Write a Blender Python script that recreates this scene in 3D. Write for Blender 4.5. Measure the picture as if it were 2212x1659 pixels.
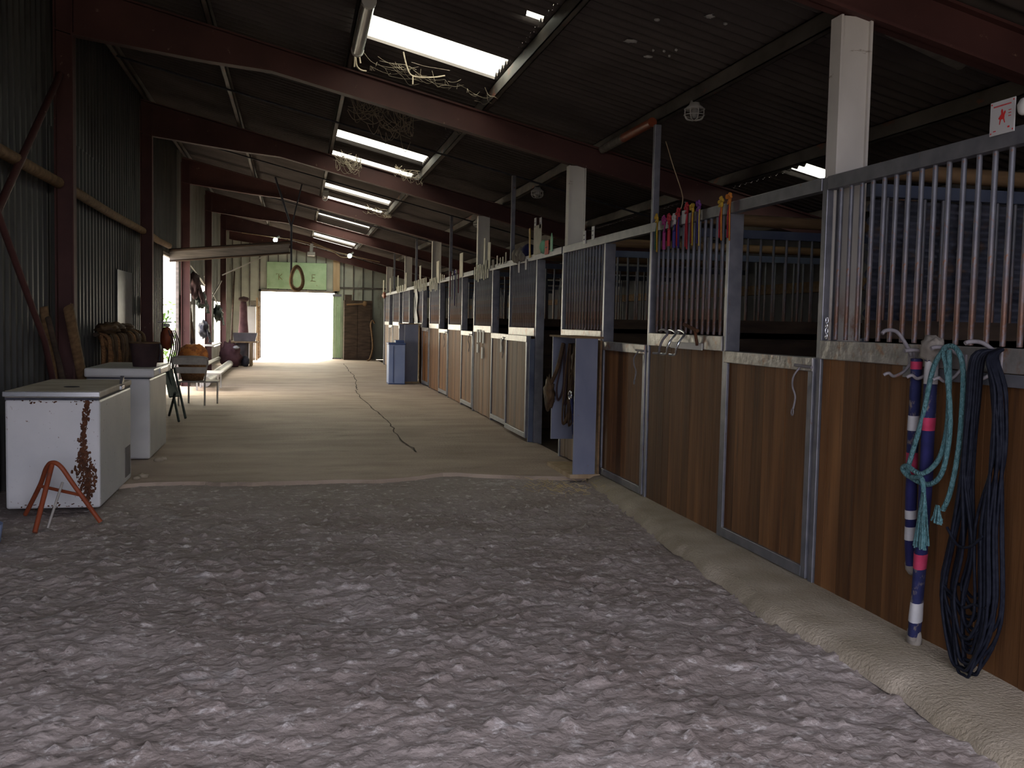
import bpy, bmesh, math, random
import numpy as np
from mathutils import Vector, Matrix, Quaternion
from mathutils import noise as mnoise
random.seed(7)
for o in list(bpy.data.objects): bpy.data.objects.remove(o)
C = bpy.context.scene.collection
SC = bpy.context.scene

# ---------------------------------------------------------------- camera
F = 2100.0
vd = Vector((637-1106, -(686-829.5), -F)).normalized()        # the aisle direction (+Y) seen by the camera
vu = Vector((.021, 1.0, (.021*(637-1106)+(829.5-686))/F)); vu -= vu.dot(vd)*vd; vu.normalize()
vr = vd.cross(vu)
cd = bpy.data.cameras.new('camera'); cam = bpy.data.objects.new('camera', cd); C.objects.link(cam)
cam.matrix_world = Matrix.Translation((0, 0, 1.5)) @ Matrix((vr, vd, vu)).to_4x4()
cd.sensor_width = 36.0; cd.lens = 36.0*F/2212; cd.clip_end = 500; cd.clip_start = .05
SC.camera = cam

# ---------------------------------------------------------------- daylight
w = bpy.data.worlds.new('sky'); SC.world = w; w.use_nodes = True
nt = w.node_tree; nt.nodes.clear()
out = nt.nodes.new('ShaderNodeOutputWorld'); bg = nt.nodes.new('ShaderNodeBackground')
tc = nt.nodes.new('ShaderNodeTexCoord'); sx = nt.nodes.new('ShaderNodeSeparateXYZ'); cr = nt.nodes.new('ShaderNodeValToRGB')
mr = nt.nodes.new('ShaderNodeMapRange'); mr.inputs['From Min'].default_value = -1; mr.inputs['From Max'].default_value = 1
nt.links.new(tc.outputs['Generated'], sx.inputs[0]); nt.links.new(sx.outputs['Y'], mr.inputs['Value'])
nt.links.new(mr.outputs[0], cr.inputs[0])
cr.color_ramp.elements[0].position = .25; cr.color_ramp.elements[0].color = (.36, .355, .41, 1)   # clear blue sky away from the sun
cr.color_ramp.elements[1].position = .75; cr.color_ramp.elements[1].color = (1.0, .93, .74, 1)  # hazy sky towards the sun
nt.links.new(cr.outputs[0], bg.inputs[0]); bg.inputs[1].default_value = 13.0
nt.links.new(bg.outputs[0], out.inputs[0])
sd = bpy.data.lights.new('sun', 'SUN'); sd.energy = 22; sd.angle = .012; sd.color = (1, .93, .8)
sun = bpy.data.objects.new('sun', sd); C.objects.link(sun)
sun.rotation_euler = Vector((-.2, -1, -.66)).to_track_quat('-Z', 'Y').to_euler()
def portal(name, loc, sxx, syy, direction):
    l = bpy.data.lights.new(name, 'AREA'); l.shape = 'RECTANGLE'; l.size = sxx; l.size_y = syy
    l.cycles.is_portal = True
    o = bpy.data.objects.new(name, l); C.objects.link(o); o.location = loc
    o.rotation_euler = Vector(direction).to_track_quat('-Z', 'Z' if abs(direction[2]) < .5 else 'Y').to_euler()
portal('portal_far_door', (.1, 36.75, 1.25), 2.7, 2.5, (0, -1, 0))
portal('portal_near_door', (.25, -.55, 1.6), 5.3, 3.2, (0, 1, 0))
portal('portal_side_door', (-2.46, 20.3, 1.3), 2.5, 2.6, (1, 0, 0))
SC.view_settings.view_transform = 'Standard'; SC.view_settings.look = 'None'
SC.view_settings.exposure = 0.18; SC.view_settings.gamma = 1; SC.view_settings.use_curve_mapping = False
SC.cycles.use_denoising = True
SC.cycles.max_bounces = 10; SC.cycles.diffuse_bounces = 7; SC.cycles.glossy_bounces = 4
SC.cycles.sample_clamp_indirect = 6

# ---------------------------------------------------------------- materials
M = {}
def mat(name, c1, c2=None, rough=.8, metal=0, scale=(4, 4, 4), bump=0.0, bscale=None, lo=.35, hi=.65, detail=6,
        island=0.0, spots=None, coord='Object', spec=.3, zrust=None, trans=0):
    m = bpy.data.materials.new(name); m.use_nodes = True; M[name] = m
    n = m.node_tree.nodes; L = m.node_tree.links
    b = n['Principled BSDF']; b.inputs['Roughness'].default_value = rough; b.inputs['Metallic'].default_value = metal
    b.inputs['Specular IOR Level'].default_value = spec
    b.inputs['Base Color'].default_value = (*c1, 1)
    if c2 is None and not spots and not bump: return m
    t = n.new('ShaderNodeTexCoord'); mp = n.new('ShaderNodeMapping'); mp.inputs['Scale'].default_value = scale
    L.new(t.outputs[coord], mp.inputs[0])
    col = None
    if c2 is not None:
        nz = n.new('ShaderNodeTexNoise'); nz.inputs['Detail'].default_value = detail; nz.inputs['Scale'].default_value = 1
        nz.noise_dimensions = '4D'
        L.new(mp.outputs[0], nz.inputs['Vector'])
        if island:
            g = n.new('ShaderNodeNewGeometry'); mu = n.new('ShaderNodeMath'); mu.operation = 'MULTIPLY'; mu.inputs[1].default_value = 37
            L.new(g.outputs['Random Per Island'], mu.inputs[0]); L.new(mu.outputs[0], nz.inputs['W'])
        r = n.new('ShaderNodeMapRange'); r.inputs['From Min'].default_value = lo; r.inputs['From Max'].default_value = hi
        L.new(nz.outputs['Fac'], r.inputs['Value'])
        mx = n.new('ShaderNodeMix'); mx.data_type = 'RGBA'
        mx.inputs[6].default_value = (*c1, 1); mx.inputs[7].default_value = (*c2, 1)
        L.new(r.outputs[0], mx.inputs[0]); col = mx.outputs[2]
        if island:
            hv = n.new('ShaderNodeHueSaturation'); a = n.new('ShaderNodeMapRange')
            a.inputs['To Min'].default_value = 1-island; a.inputs['To Max'].default_value = 1+island
            L.new(g.outputs['Random Per Island'], a.inputs['Value']); L.new(a.outputs[0], hv.inputs['Value'])
            L.new(col, hv.inputs['Color']); col = hv.outputs[0]
    for s in (spots or []):      # (colour, scale, lo, hi[, zmin, zmax])
        nz = n.new('ShaderNodeTexNoise'); nz.inputs['Detail'].default_value = 8; nz.inputs['Roughness'].default_value = .65
        nz.inputs['Scale'].default_value = 1
        mp2 = n.new('ShaderNodeMapping'); mp2.inputs['Scale'].default_value = s[1]
        L.new(t.outputs['Object'], mp2.inputs[0]); L.new(mp2.outputs[0], nz.inputs['Vector'])
        r = n.new('ShaderNodeMapRange'); r.inputs['From Min'].default_value = s[2]; r.inputs['From Max'].default_value = s[3]
        L.new(nz.outputs['Fac'], r.inputs['Value']); fac = r.outputs[0]
        if len(s) > 4:           # wear that sits at a height of the thing itself
            g2 = n.new('ShaderNodeNewGeometry'); sz = n.new('ShaderNodeSeparateXYZ'); L.new(g2.outputs['Position'], sz.inputs[0])
            r2 = n.new('ShaderNodeMapRange'); r2.inputs['From Min'].default_value = s[4]; r2.inputs['From Max'].default_value = s[5]
            L.new(sz.outputs['Z'], r2.inputs['Value'])
            mm = n.new('ShaderNodeMath'); mm.operation = 'MULTIPLY'; L.new(fac, mm.inputs[0]); L.new(r2.outputs[0], mm.inputs[1]); fac = mm.outputs[0]
        mx = n.new('ShaderNodeMix'); mx.data_type = 'RGBA'; mx.inputs[7].default_value = (*s[0], 1)
        if col: L.new(col, mx.inputs[6])
        else: mx.inputs[6].default_value = (*c1, 1)
        L.new(fac, mx.inputs[0]); col = mx.outputs[2]
    if col: L.new(col, b.inputs['Base Color'])
    if bump:
        nb = n.new('ShaderNodeTexNoise'); nb.inputs['Detail'].default_value = 8; nb.inputs['Scale'].default_value = 1
        mp3 = n.new('ShaderNodeMapping'); mp3.inputs['Scale'].default_value = bscale or scale
        L.new(t.outputs['Object'], mp3.inputs[0]); L.new(mp3.outputs[0], nb.inputs['Vector'])
        bp = n.new('ShaderNodeBump'); bp.inputs['Strength'].default_value = bump; bp.inputs['Distance'].default_value = .02
        L.new(nb.outputs['Fac'], bp.inputs['Height']); L.new(bp.outputs[0], b.inputs['Normal'])
    return m
mat('dirt', (.29, .24, .215), (.40, .35, .325), .95, scale=(1.6, 1.6, 1.6), lo=.35, hi=.7, bump=.7, bscale=(26, 26, 26),
    spots=[((.62, .575, .55), (15, 15, 15), .56, .66), ((.70, .68, .68), (1.3, 1.6, 1), .62, .76), ((.20, .15, .12), (2.3, 3, 2), .60, .76), ((.60, .58, .57), (55, 55, 55), .62, .70)])
mat('concrete', (.31, .235, .185), (.44, .35, .285), .72, scale=(.9, 2.2, 1), bump=.35, bscale=(40, 40, 40), spec=.4,
    spots=[((.20, .16, .12), (1.2, 3.5, 1), .56, .75), ((.15, .12, .09), (9, 9, 9), .68, .76)])
mat('kerb_concrete', (.30, .255, .185), (.41, .355, .275), .9, scale=(3, 3, 3), bump=.5, bscale=(60, 60, 60))
mat('stall_wood', (.062, .025, .009), (.165, .075, .027), .62, scale=(14, 14, .9), lo=.3, hi=.72, island=.35, bump=.15, bscale=(60, 60, 3), spec=.18,
    spots=[((.045, .022, .012), (18, 18, 1.1), .60, .74), ((.19, .11, .06), (22, 22, 1.6), .63, .76, .75, .0)])
mat('old_wood', (.12, .07, .035), (.21, .13, .065), .8, scale=(3, 20, 20), bump=.2)
mat('dark_wood', (.035, .024, .018), (.075, .05, .035), .85, scale=(3, 3, 12), bump=.2)
mat('pale_wood', (.30, .21, .12), (.40, .30, .19), .75, scale=(10, 10, 1))
mat('grey_wood', (.14, .13, .12), (.25, .22, .20), .85, scale=(2, 18, 18), bump=.3)
mat('galvanised', (.125, .13, .15), (.19, .19, .21), .38, .45, scale=(9, 9, 9), spots=[((.16, .085, .05), (24, 24, 10), .64, .72)])
mat('galvanised_worn', (.17, .16, .15), (.28, .265, .25), .35, .35, scale=(14, 14, 14), bump=.3, spots=[((.20, .10, .055), (11, 11, 11), .55, .68)])
mat('bar_steel', (.11, .115, .14), (.165, .17, .195), .5, .3, scale=(9, 9, 9),
    spots=[((.13, .060, .032), (26, 26, 14), .36, .52, 1.95, 1.5), ((.2, .10, .06), (30, 30, 20), .62, .7)])
mat('blue_steel', (.065, .08, .13), (.10, .12, .17), .5, .1, scale=(5, 5, 5), spots=[((.2, .13, .1), (20, 20, 20), .65, .72)])
mat('lavender_panel', (.14, .155, .22), (.19, .205, .265), .55, scale=(4, 4, 2), bump=.1, spots=[((.16, .13, .14), (25, 25, 25), .66, .72)])
mat('white_post', (.47, .45, .41), (.57, .545, .50), .7, scale=(3, 3, 2), bump=.15,
    spots=[((.30, .26, .22), (3, 3, 14), .66, .69), ((.25, .09, .05), (10, 10, 5), .46, .60, 1.75, 1.45)])
mat('red_oxide', (.060, .024, .022), (.090, .036, .032), .62, scale=(2, 2, 2), bump=.1, spots=[((.24, .16, .12), (14, 14, 14), .66, .74)])
mat('purlin_steel', (.05, .042, .037), (.13, .115, .10), .6, .2, scale=(3, 2, 3), spots=[((.22, .07, .04), (5, 2, 5), .6, .7)])
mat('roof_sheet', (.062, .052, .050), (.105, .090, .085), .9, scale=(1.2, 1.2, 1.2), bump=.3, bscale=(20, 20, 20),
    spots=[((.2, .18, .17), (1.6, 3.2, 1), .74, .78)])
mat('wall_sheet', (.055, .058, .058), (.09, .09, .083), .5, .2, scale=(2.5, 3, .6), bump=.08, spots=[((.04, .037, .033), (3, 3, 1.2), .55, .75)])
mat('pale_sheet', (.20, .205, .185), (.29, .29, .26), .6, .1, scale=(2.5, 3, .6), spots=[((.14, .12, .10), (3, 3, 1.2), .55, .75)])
mat('gable_sheet', (.27, .29, .25), (.40, .41, .35), .7, scale=(1, 1, 1.5), spots=[((.17, .15, .12), (3, 3, 1), .58, .75)])
mat('green_paint', (.24, .36, .22), (.33, .46, .30), .65, scale=(3, 3, 3), spots=[((.20, .15, .07), (5, 5, 5), .62, .72)])
mat('rust', (.055, .022, .012), (.12, .048, .022), .9, scale=(20, 20, 20), bump=.4)
mat('freezer_white', (.52, .53, .54), (.60, .60, .60), .38, scale=(3, 3, 3), spec=.5,
    spots=[((.14, .06, .03), (34, 34, 34), .655, .68), ((.20, .16, .10), (90, 90, 90), .68, .70)])
mat('freezer_clean', (.50, .50, .50), (.57, .57, .56), .35, scale=(4, 4, 4), spec=.5, spots=[((.45, .42, .36), (30, 30, 30), .7, .74)])
mat('freezer_lid', (.42, .36, .28), (.60, .55, .47), .6, scale=(3, 4, 3), spots=[((.20, .11, .06), (9, 9, 9), .64, .72)])
mat('chrome', (.72, .75, .8), None, .22, .9)
mat('dark_rubber', (.025, .028, .04), (.05, .05, .065), .6, scale=(20, 20, 20))
mat('black_hose', (.005, .006, .011), (.012, .014, .022), .6, scale=(40, 40, 40), spec=.08)
mat('blue_rope', (.055, .15, .165), (.11, .22, .235), .9, scale=(60, 60, 60), bump=1.0, bscale=(110, 110, 60))
mat('orange_paint', (.20, .045, .018), (.27, .065, .026), .5, scale=(8, 8, 8), spots=[((.16, .06, .04), (16, 16, 16), .58, .68)])
mat('brown_leather', (.040, .022, .013), (.11, .065, .03), .7, scale=(9, 9, 9), bump=.5, bscale=(18, 18, 18))
mat('dark_cloth', (.045, .028, .03), (.085, .05, .05), .9, scale=(6, 6, 6), bump=.4)
mat('maroon_cloth', (.085, .04, .05), (.14, .07, .08), .9, scale=(6, 6, 6), bump=.5)
mat('navy_cloth', (.010, .012, .055), (.02, .024, .08), .9, scale=(14, 14, 14), spots=[((.13, .11, .10), (22, 22, 14), .54, .62)])
mat('navy_clean', (.009, .010, .055), (.016, .016, .085), .9, scale=(14, 14, 14))
mat('pink_cloth', (.33, .022, .065), (.40, .04, .095), .85, scale=(20, 20, 20), spots=[((.4, .22, .22), (40, 40, 40), .66, .7)])
mat('white_cloth', (.38, .38, .39), (.46, .455, .46), .85, scale=(14, 14, 14), spots=[((.36, .32, .30), (30, 30, 16), .63, .68)])
mat('beige_cloth', (.17, .15, .13), (.24, .22, .19), .9, scale=(14, 14, 14), bump=.4)
mat('cream_card', (.36, .35, .28), (.43, .41, .34), .7, scale=(8, 8, 8))
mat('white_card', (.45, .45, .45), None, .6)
mat('red_card', (.50, .11, .08), (.56, .16, .12), .7, scale=(30, 30, 30))
mat('ink', (.12, .12, .14), None, .8)
mat('red_ink', (.55, .03, .03), None, .7)
mat('green_clip', (.16, .38, .24), None, .6)
mat('orange_bag', (.62, .21, .05), (.74, .30, .08), .7, scale=(14, 14, 14), spots=[((.38, .13, .05), (9, 9, 9), .5, .56)])
mat('wicker', (.14, .07, .03), (.27, .14, .06), .85, scale=(30, 30, 60), bump=.8, bscale=(60, 60, 90))
mat('chair_metal', (.33, .31, .28), (.44, .42, .38), .5, .2, scale=(10, 10, 10))
mat('green_black', (.035, .05, .045), (.07, .085, .075), .6, scale=(10, 10, 10))
mat('white_plastic', (.40, .40, .385), (.48, .47, .45), .5, scale=(5, 5, 5), spots=[((.4, .36, .3), (7, 7, 7), .6, .7)])
mat('grey_plastic', (.12, .11, .12), (.17, .155, .17), .6, scale=(5, 5, 5))
mat('blue_bin', (.19, .25, .42), (.24, .30, .46), .5, scale=(3, 3, 3))
mat('blue_bin_dark', (.05, .08, .19), None, .5)
mat('block_wall', (.085, .085, .09), (.13, .13, .135), .9, scale=(3, 3, 3), bump=.3)
mat('slate_sheet', (.035, .040, .058), (.085, .09, .12), .7, .1, scale=(6, 6, 9), bump=.3, bscale=(20, 20, 20), spots=[((.10, .07, .06), (9, 9, 9), .55, .66)])
mat('cobweb', (.22, .18, .13), (.36, .30, .23), 1, scale=(30, 30, 30))
mat('straw', (.45, .34, .15), (.55, .43, .2), .9, scale=(20, 20, 20))
mat('ground_outside', (.40, .36, .30), (.5, .46, .4), .95, scale=(.5, .5, .5))
mat('ground_dimmed', (.10, .085, .07), (.15, .13, .11), .95, scale=(.5, .5, .5))  # ground behind the camera, colour darkened to stand for the barn's shade
mat('faded_brown', (.17, .17, .09), (.22, .16, .08), .8, scale=(9, 9, 9))
mat('leaf', (.06, .13, .03), (.14, .26, .06), .6, scale=(3, 3, 3))
mat('hook_grey', (.16, .15, .16), (.23, .215, .23), .6, .2, scale=(30, 30, 30), spots=[((.22, .09, .05), (14, 14, 14), .6, .68)])
for nm, c in dict(yellow=(.60, .38, .04), green=(.02, .13, .06), magenta=(.36, .03, .20), red=(.48, .025, .04), blue=(.05, .03, .24),
                  paleyellow=(.62, .46, .13), orange=(.68, .22, .03), purple=(.16, .04, .24), darkred=(.2, .02, .03), white=(.6, .58, .56)).items():
    mat('ribbon_'+nm, tuple(x*.55 for x in c), tuple(x*.8 for x in c), .55, scale=(30, 30, 30))
def bulb_mat():
    m = bpy.data.materials.new('lit_bulb'); m.use_nodes = True; b = m.node_tree.nodes['Principled BSDF']
    b.inputs['Emission Color'].default_value = (.8, 1, .95, 1); b.inputs['Emission Strength'].default_value = 12; M['lit_bulb'] = m
bulb_mat()
def glazing():
    m = bpy.data.materials.new('roof_light'); m.use_nodes = True; n = m.node_tree.nodes; L = m.node_tree.links; n.clear()
    o = n.new('ShaderNodeOutputMaterial'); t = n.new('ShaderNodeBsdfTranslucent'); t.inputs[0].default_value = (.42, .45, .42, 1)
    g = n.new('ShaderNodeBsdfTransparent'); g.inputs[0].default_value = (.9, .92, .9, 1)
    mx = n.new('ShaderNodeMixShader'); mx.inputs[0].default_value = 0.0; L.new(t.outputs[0], mx.inputs[1]); L.new(g.outputs[0], mx.inputs[2]); L.new(mx.outputs[0], o.inputs[0]); M['roof_light'] = m
glazing()
def lamp_glass():
    m = bpy.data.materials.new('lamp_glass'); m.use_nodes = True; b = m.node_tree.nodes['Principled BSDF']
    b.inputs['Base Color'].default_value = (.5, .5, .48, 1); b.inputs['Roughness'].default_value = .25
    b.inputs['Transmission Weight'].default_value = .5; M['lamp_glass'] = m
lamp_glass()

# ---------------------------------------------------------------- geometry helpers
class MB:
    def __init__(s): s.v = []; s.f = []; s.m = []; s.sm = []
    def add(s, vs, fs, mi=0, smooth=False):
        k = len(s.v); s.v += [tuple(p) for p in vs]; s.f += [tuple(i+k for i in f) for f in fs]
        s.m += [mi]*len(fs); s.sm += [smooth]*len(fs); return s
    def box(s, x0, y0, z0, x1, y1, z1, mi=0, bev=0):
        if x0 > x1: x0, x1 = x1, x0
        if y0 > y1: y0, y1 = y1, y0
        if z0 > z1: z0, z1 = z1, z0
        if bev:
            b = min(bev, (x1-x0)*.45, (y1-y0)*.45, (z1-z0)*.45); bm = bmesh.new()
            r = bmesh.ops.create_cube(bm, size=1)
            for v in bm.verts: v.co = Vector(((x0+x1)/2+v.co.x*(x1-x0), (y0+y1)/2+v.co.y*(y1-y0), (z0+z1)/2+v.co.z*(z1-z0)))
            bmesh.ops.bevel(bm, geom=bm.edges[:], offset=b, segments=2, affect='EDGES', profile=.5)
            bm.verts.index_update()
            s.add([v.co[:] for v in bm.verts], [[v.index for v in f.verts] for f in bm.faces], mi); bm.free(); return s
        vs = [(x0, y0, z0), (x1, y0, z0), (x1, y1, z0), (x0, y1, z0), (x0, y0, z1), (x1, y0, z1), (x1, y1, z1), (x0, y1, z1)]
        return s.add(vs, [(0, 3, 2, 1), (4, 5, 6, 7), (0, 1, 5, 4), (1, 2, 6, 5), (2, 3, 7, 6), (3, 0, 4, 7)], mi)
    def tube(s, pts, r, n=8, mi=0, cap=True, flat=1.0):
        pts = [Vector(p) for p in pts]; rs = r if isinstance(r, (list, tuple)) else [r]*len(pts)
        up = None; vs = []
        for i, p in enumerate(pts):
            t = (pts[min(i+1, len(pts)-1)]-pts[max(i-1, 0)])
            if t.length < 1e-9: t = Vector((0, 0, 1))
            t.normalize()
            if up is None: up = t.orthogonal().normalized()
            else:
                up = up-up.dot(t)*t
                up = up.normalized() if up.length > 1e-6 else t.orthogonal().normalized()
            sd_ = t.cross(up)
            for k in range(n):
                a = 2*math.pi*k/n; vs.append(p+rs[i]*(math.cos(a)*up+flat*math.sin(a)*sd_))
        fs = []
        for i in range(len(pts)-1):
            for k in range(n): fs.append((i*n+k, i*n+(k+1) % n, (i+1)*n+(k+1) % n, (i+1)*n+k))
        s.add(vs, fs, mi, True)
        if cap:
            s.add(vs[:n], [tuple(range(n))[::-1]], mi); s.add(vs[-n:], [tuple(range(n))], mi)
        return s
    def lathe(s, prof, cx, cy, n=20, mi=0):
        vs = [(cx+r*math.cos(2*math.pi*k/n), cy+r*math.sin(2*math.pi*k/n), z) for r, z in prof for k in range(n)]
        fs = [(i*n+k, i*n+(k+1) % n, (i+1)*n+(k+1) % n, (i+1)*n+k) for i in range(len(prof)-1) for k in range(n)]
        return s.add(vs, fs, mi, True)
    def blob(s, c, rad, seed=0, amp=.25, fr=3.0, n=3, mi=0, flatz=None):
        bm = bmesh.new(); bmesh.ops.create_icosphere(bm, subdivisions=n, radius=1)
        for v in bm.verts:
            q = v.co.normalized(); k = 1+amp*mnoise.noise(q*fr+Vector((seed*3.1, seed, 0)))+amp*.5*mnoise.noise(q*fr*2.7+Vector((0, seed*7.7, 0)))
            v.co = Vector((q.x*rad[0], q.y*rad[1], q.z*rad[2]))*k+Vector(c)
            if flatz is not None and v.co.z < flatz: v.co.z = flatz
        bm.verts.index_update()
        s.add([v.co[:] for v in bm.verts], [[v.index for v in f.verts] for f in bm.faces], mi, True); bm.free(); return s
    def prism(s, poly, axis, a, b, mi=0):      # poly in the two other axes
        def P(u, v, t): return {'x': (t, u, v), 'y': (u, t, v), 'z': (u, v, t)}[axis]
        n = len(poly); vs = [P(u, v, a) for u, v in poly]+[P(u, v, b) for u, v in poly]
        return s.add(vs, [tuple(range(n))[::-1], tuple(range(n, 2*n))]+[(i, (i+1) % n, n+(i+1) % n, n+i) for i in range(n)], mi)
    def build(s, name, mats, parent=None, origin=None):
        me = bpy.data.meshes.new(name)
        o_ = Vector(origin) if origin is not None else Vector((0, 0, 0))
        me.from_pydata([(p[0]-o_.x, p[1]-o_.y, p[2]-o_.z) for p in s.v], [], s.f)
        for m in (mats if isinstance(mats, (list, tuple)) else [mats]): me.materials.append(M[m])
        me.polygons.foreach_set('material_index', s.m); me.polygons.foreach_set('use_smooth', s.sm)
        bm = bmesh.new(); bm.from_mesh(me); bmesh.ops.recalc_face_normals(bm, faces=bm.faces); bm.to_mesh(me); bm.free()
        o = bpy.data.objects.new(name, me); C.objects.link(o); o.location = o_
        if parent is not None:
            o.parent = parent; o.location = o_-Vector(parent.location) if origin is not None else -Vector(parent.location)
        return o
def smooth(pts, k=5):
    P = [Vector(p) for p in pts]; o = []
    for i in range(len(P)-1):
        p0, p1, p2, p3 = P[max(i-1, 0)], P[i], P[i+1], P[min(i+2, len(P)-1)]
        for j in range(k):
            t = j/k; o.append(.5*((2*p1)+(-p0+p2)*t+(2*p0-5*p1+4*p2-p3)*t*t+(-p0+3*p1-3*p2+p3)*t**3))
    return o+[P[-1]]
def tag(o, label=None, cat=None, group=None, kind=None):
    if label: o['label'] = label
    if cat: o['category'] = cat
    if group: o['group'] = group
    if kind: o['kind'] = kind
    return o
def thing(name, label, cat, loc=(0, 0, 0), group=None, kind=None):
    o = bpy.data.objects.new(name, None); C.objects.link(o); o.location = loc; o.empty_display_size = .1
    return tag(o, label, cat, group, kind)
def struct(o): o['kind'] = 'structure'; return o
def copy_tree(o, parent=None, loc=None):
    c = o.copy(); C.objects.link(c)
    if parent is not None: c.parent = parent
    if loc is not None: c.location = loc
    for ch in list(o.children): copy_tree(ch, c)
    return c

# ---------------------------------------------------------------- dimensions (metres; Y runs down the aisle)
XS = 2.91                    # stall fronts
XL, XR = -2.42, 6.4          # side walls
YN, YE = -.5, 36.5          # gable ends
HB = 2.72                    # one stall
POST = [4.98+HB*k for k in range(-2, 11)]
FR = [-.5, 4.98, 10.45, 15.88, 21.32, 26.76, 32.2]
roof = lambda x: 4.40-.237*x
ORD = ['nearest', 'second', 'third', 'fourth', 'fifth', 'sixth', 'seventh', 'eighth', 'ninth', 'tenth', 'eleventh', 'twelfth']

# ---------------------------------------------------------------- floor
def floor_near():
    xs = np.arange(-2.42, 2.93, .024); ys = np.concatenate([np.arange(-.6, 2.5, .15), np.arange(2.5, 9.8, .024)])
    vs = []; rng = []
    for y in ys:
        for x in xs:
            if y < 2.5: z = .01*mnoise.noise(Vector((x*2, y*2, 0)))
            else:
                fade = min(1, max(0, (9.05-y)/1.6))*.8+.2 if y < 9.05 else .15
                p = Vector((x, y, 0))
                big = mnoise.noise(p*1.3)*.020+mnoise.noise(p*3.1+Vector((5, 3, 1)))*.010+mnoise.noise(p*34+Vector((3, 3, 1)))*.005
                st = max(0, mnoise.noise(p*11+Vector((2, 9, 4))))**1.3*.022+max(0, mnoise.noise(p*19+Vector((7, 1, 8)))-.15)*.046
                rid = (1-abs(mnoise.noise(p*2.2+Vector((1, 7, 2)))))**4*.012
                z = (big+st+rid-.02)*fade
            vs.append((x, y, z-.012-(.03 if y > 9.3 else 0)))
    nx, ny = len(xs), len(ys)
    fs = [(j*nx+i, j*nx+i+1, (j+1)*nx+i+1, (j+1)*nx+i) for j in range(ny-1) for i in range(nx-1)]
    m = MB(); m.add(vs, fs, 0, True); return m
struct(floor_near().build('floor', 'dirt'))
def slab():
    xs = np.linspace(XL, 2.93, 40); ys = np.concatenate([np.linspace(8.98, 10, 8), np.linspace(10.4, YE+.1, 60)])
    vs = []
    for j, y in enumerate(ys):
        for x in xs:
            e = 8.98+.16*mnoise.noise(Vector((x*1.5, 3, 0)))+.38*max(0, 1-abs(x-1.5)/.8)+.05*mnoise.noise(Vector((x*7, 3, 0)))
            yy = e if j < 2 else (e+(y-8.98)/1.42*(10.4-e) if y < 10.4 else y)
            vs.append((x, yy-(.04 if j == 0 else 0), (.018 if j else -.035)+.004*mnoise.noise(Vector((x, y*.6, 2)))))
    n = len(xs); fs = [(j*n+i, j*n+i+1, (j+1)*n+i+1, (j+1)*n+i) for j in range(1, len(ys)-1) for i in range(n-1)]
    m = MB(); m.add(vs[n:], [tuple(a-n for a in f) for f in fs], 0, True); m.add(vs[:2*n], [(i, i+1, n+i+1, n+i) for i in range(n-1)]); m.box(XL, 9.5, -.06, 2.93, YE+.1, -.02); return m
struct(slab().build('floor', 'concrete'))
m = MB(); m.box(2.93, YN, -.06, XR, YE, -.005); struct(m.build('floor', 'dark_wood'))
def crack(pts, wd, seed):
    m = MB(); pts = smooth(pts, 8); vs = []
    for i, p in enumerate(pts):
        d = (pts[min(i+1, len(pts)-1)]-pts[max(i-1, 0)]).normalized(); s = Vector((d.y, -d.x, 0))
        q = p+s*.05*mnoise.noise(Vector((p.x*3, p.y*3, seed))); ww = wd*(.5+abs(mnoise.noise(Vector((p.x*5, p.y*5, seed+3)))))
        for e in (-1, 1): vs.append((q.x+e*s.x*ww, q.y+e*s.y*ww, .0255))
    m.add(vs, [(2*i, 2*i+1, 2*i+3, 2*i+2) for i in range(len(pts)-1)]); return m
struct(crack([(1.56, 32.3, 0), (1.52, 28, 0), (1.5, 25.2, 0), (1.30, 21, 0), (1.22, 19.7, 0), (1.26, 16.6, 0), (1.33, 14, 0), (1.28, 12.1, 0), (1.36, 10.8, 0)], .013, 1).build('floor', 'dark_wood'))
struct(crack([(-1.95, 22.9, 0), (-.6, 23.4, 0), (.4, 24.1, 0), (1.46, 24.6, 0)], .014, 5).build('floor', 'dark_wood'))
def kerb():
    m = MB(); ys = np.arange(YN, 9.2, .04); vs = []
    edge = [(-2, 2.44), (2.9, 2.44), (3.5, 2.49), (4.1, 2.48), (4.6, 2.42), (4.85, 2.46), (6.4, 2.55), (7, 2.62), (8.3, 2.72), (9.2, 2.80)]
    for y in ys:
        e = np.interp(y, [a for a, _ in edge], [b for _, b in edge])+.035*mnoise.noise(Vector((0, y*3, 0)))+.02*mnoise.noise(Vector((0, y*11, 2)))
        wv = .008*mnoise.noise(Vector((1, y*2, 0)))
        vs += [(e-.03, y, -.03), (e, y, .018+wv), (e+.05, y, .045+wv), (2.86, y, .052+wv), (2.97, y, .052)]
    n = 5; fs = [(j*n+i, j*n+i+1, (j+1)*n+i+1, (j+1)*n+i) for j in range(len(ys)-1) for i in range(n-1)]
    m.add(vs, fs, 0, True); return m
struct(kerb().build('trim_1', 'kerb_concrete'))
m = MB(); m.box(-60, YE+.1, -.10, 60, 110, -.02); m.box(-60, YN, -.10, XL-.06, YE+.1, -.02); struct(m.build('ground', 'ground_outside'))
m = MB(); m.box(-60, -60, -.10, 60, YN, -.02); struct(m.build('ground', 'ground_dimmed'))  # unseen ground, darkened in colour to keep bounce light off the roof

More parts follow.
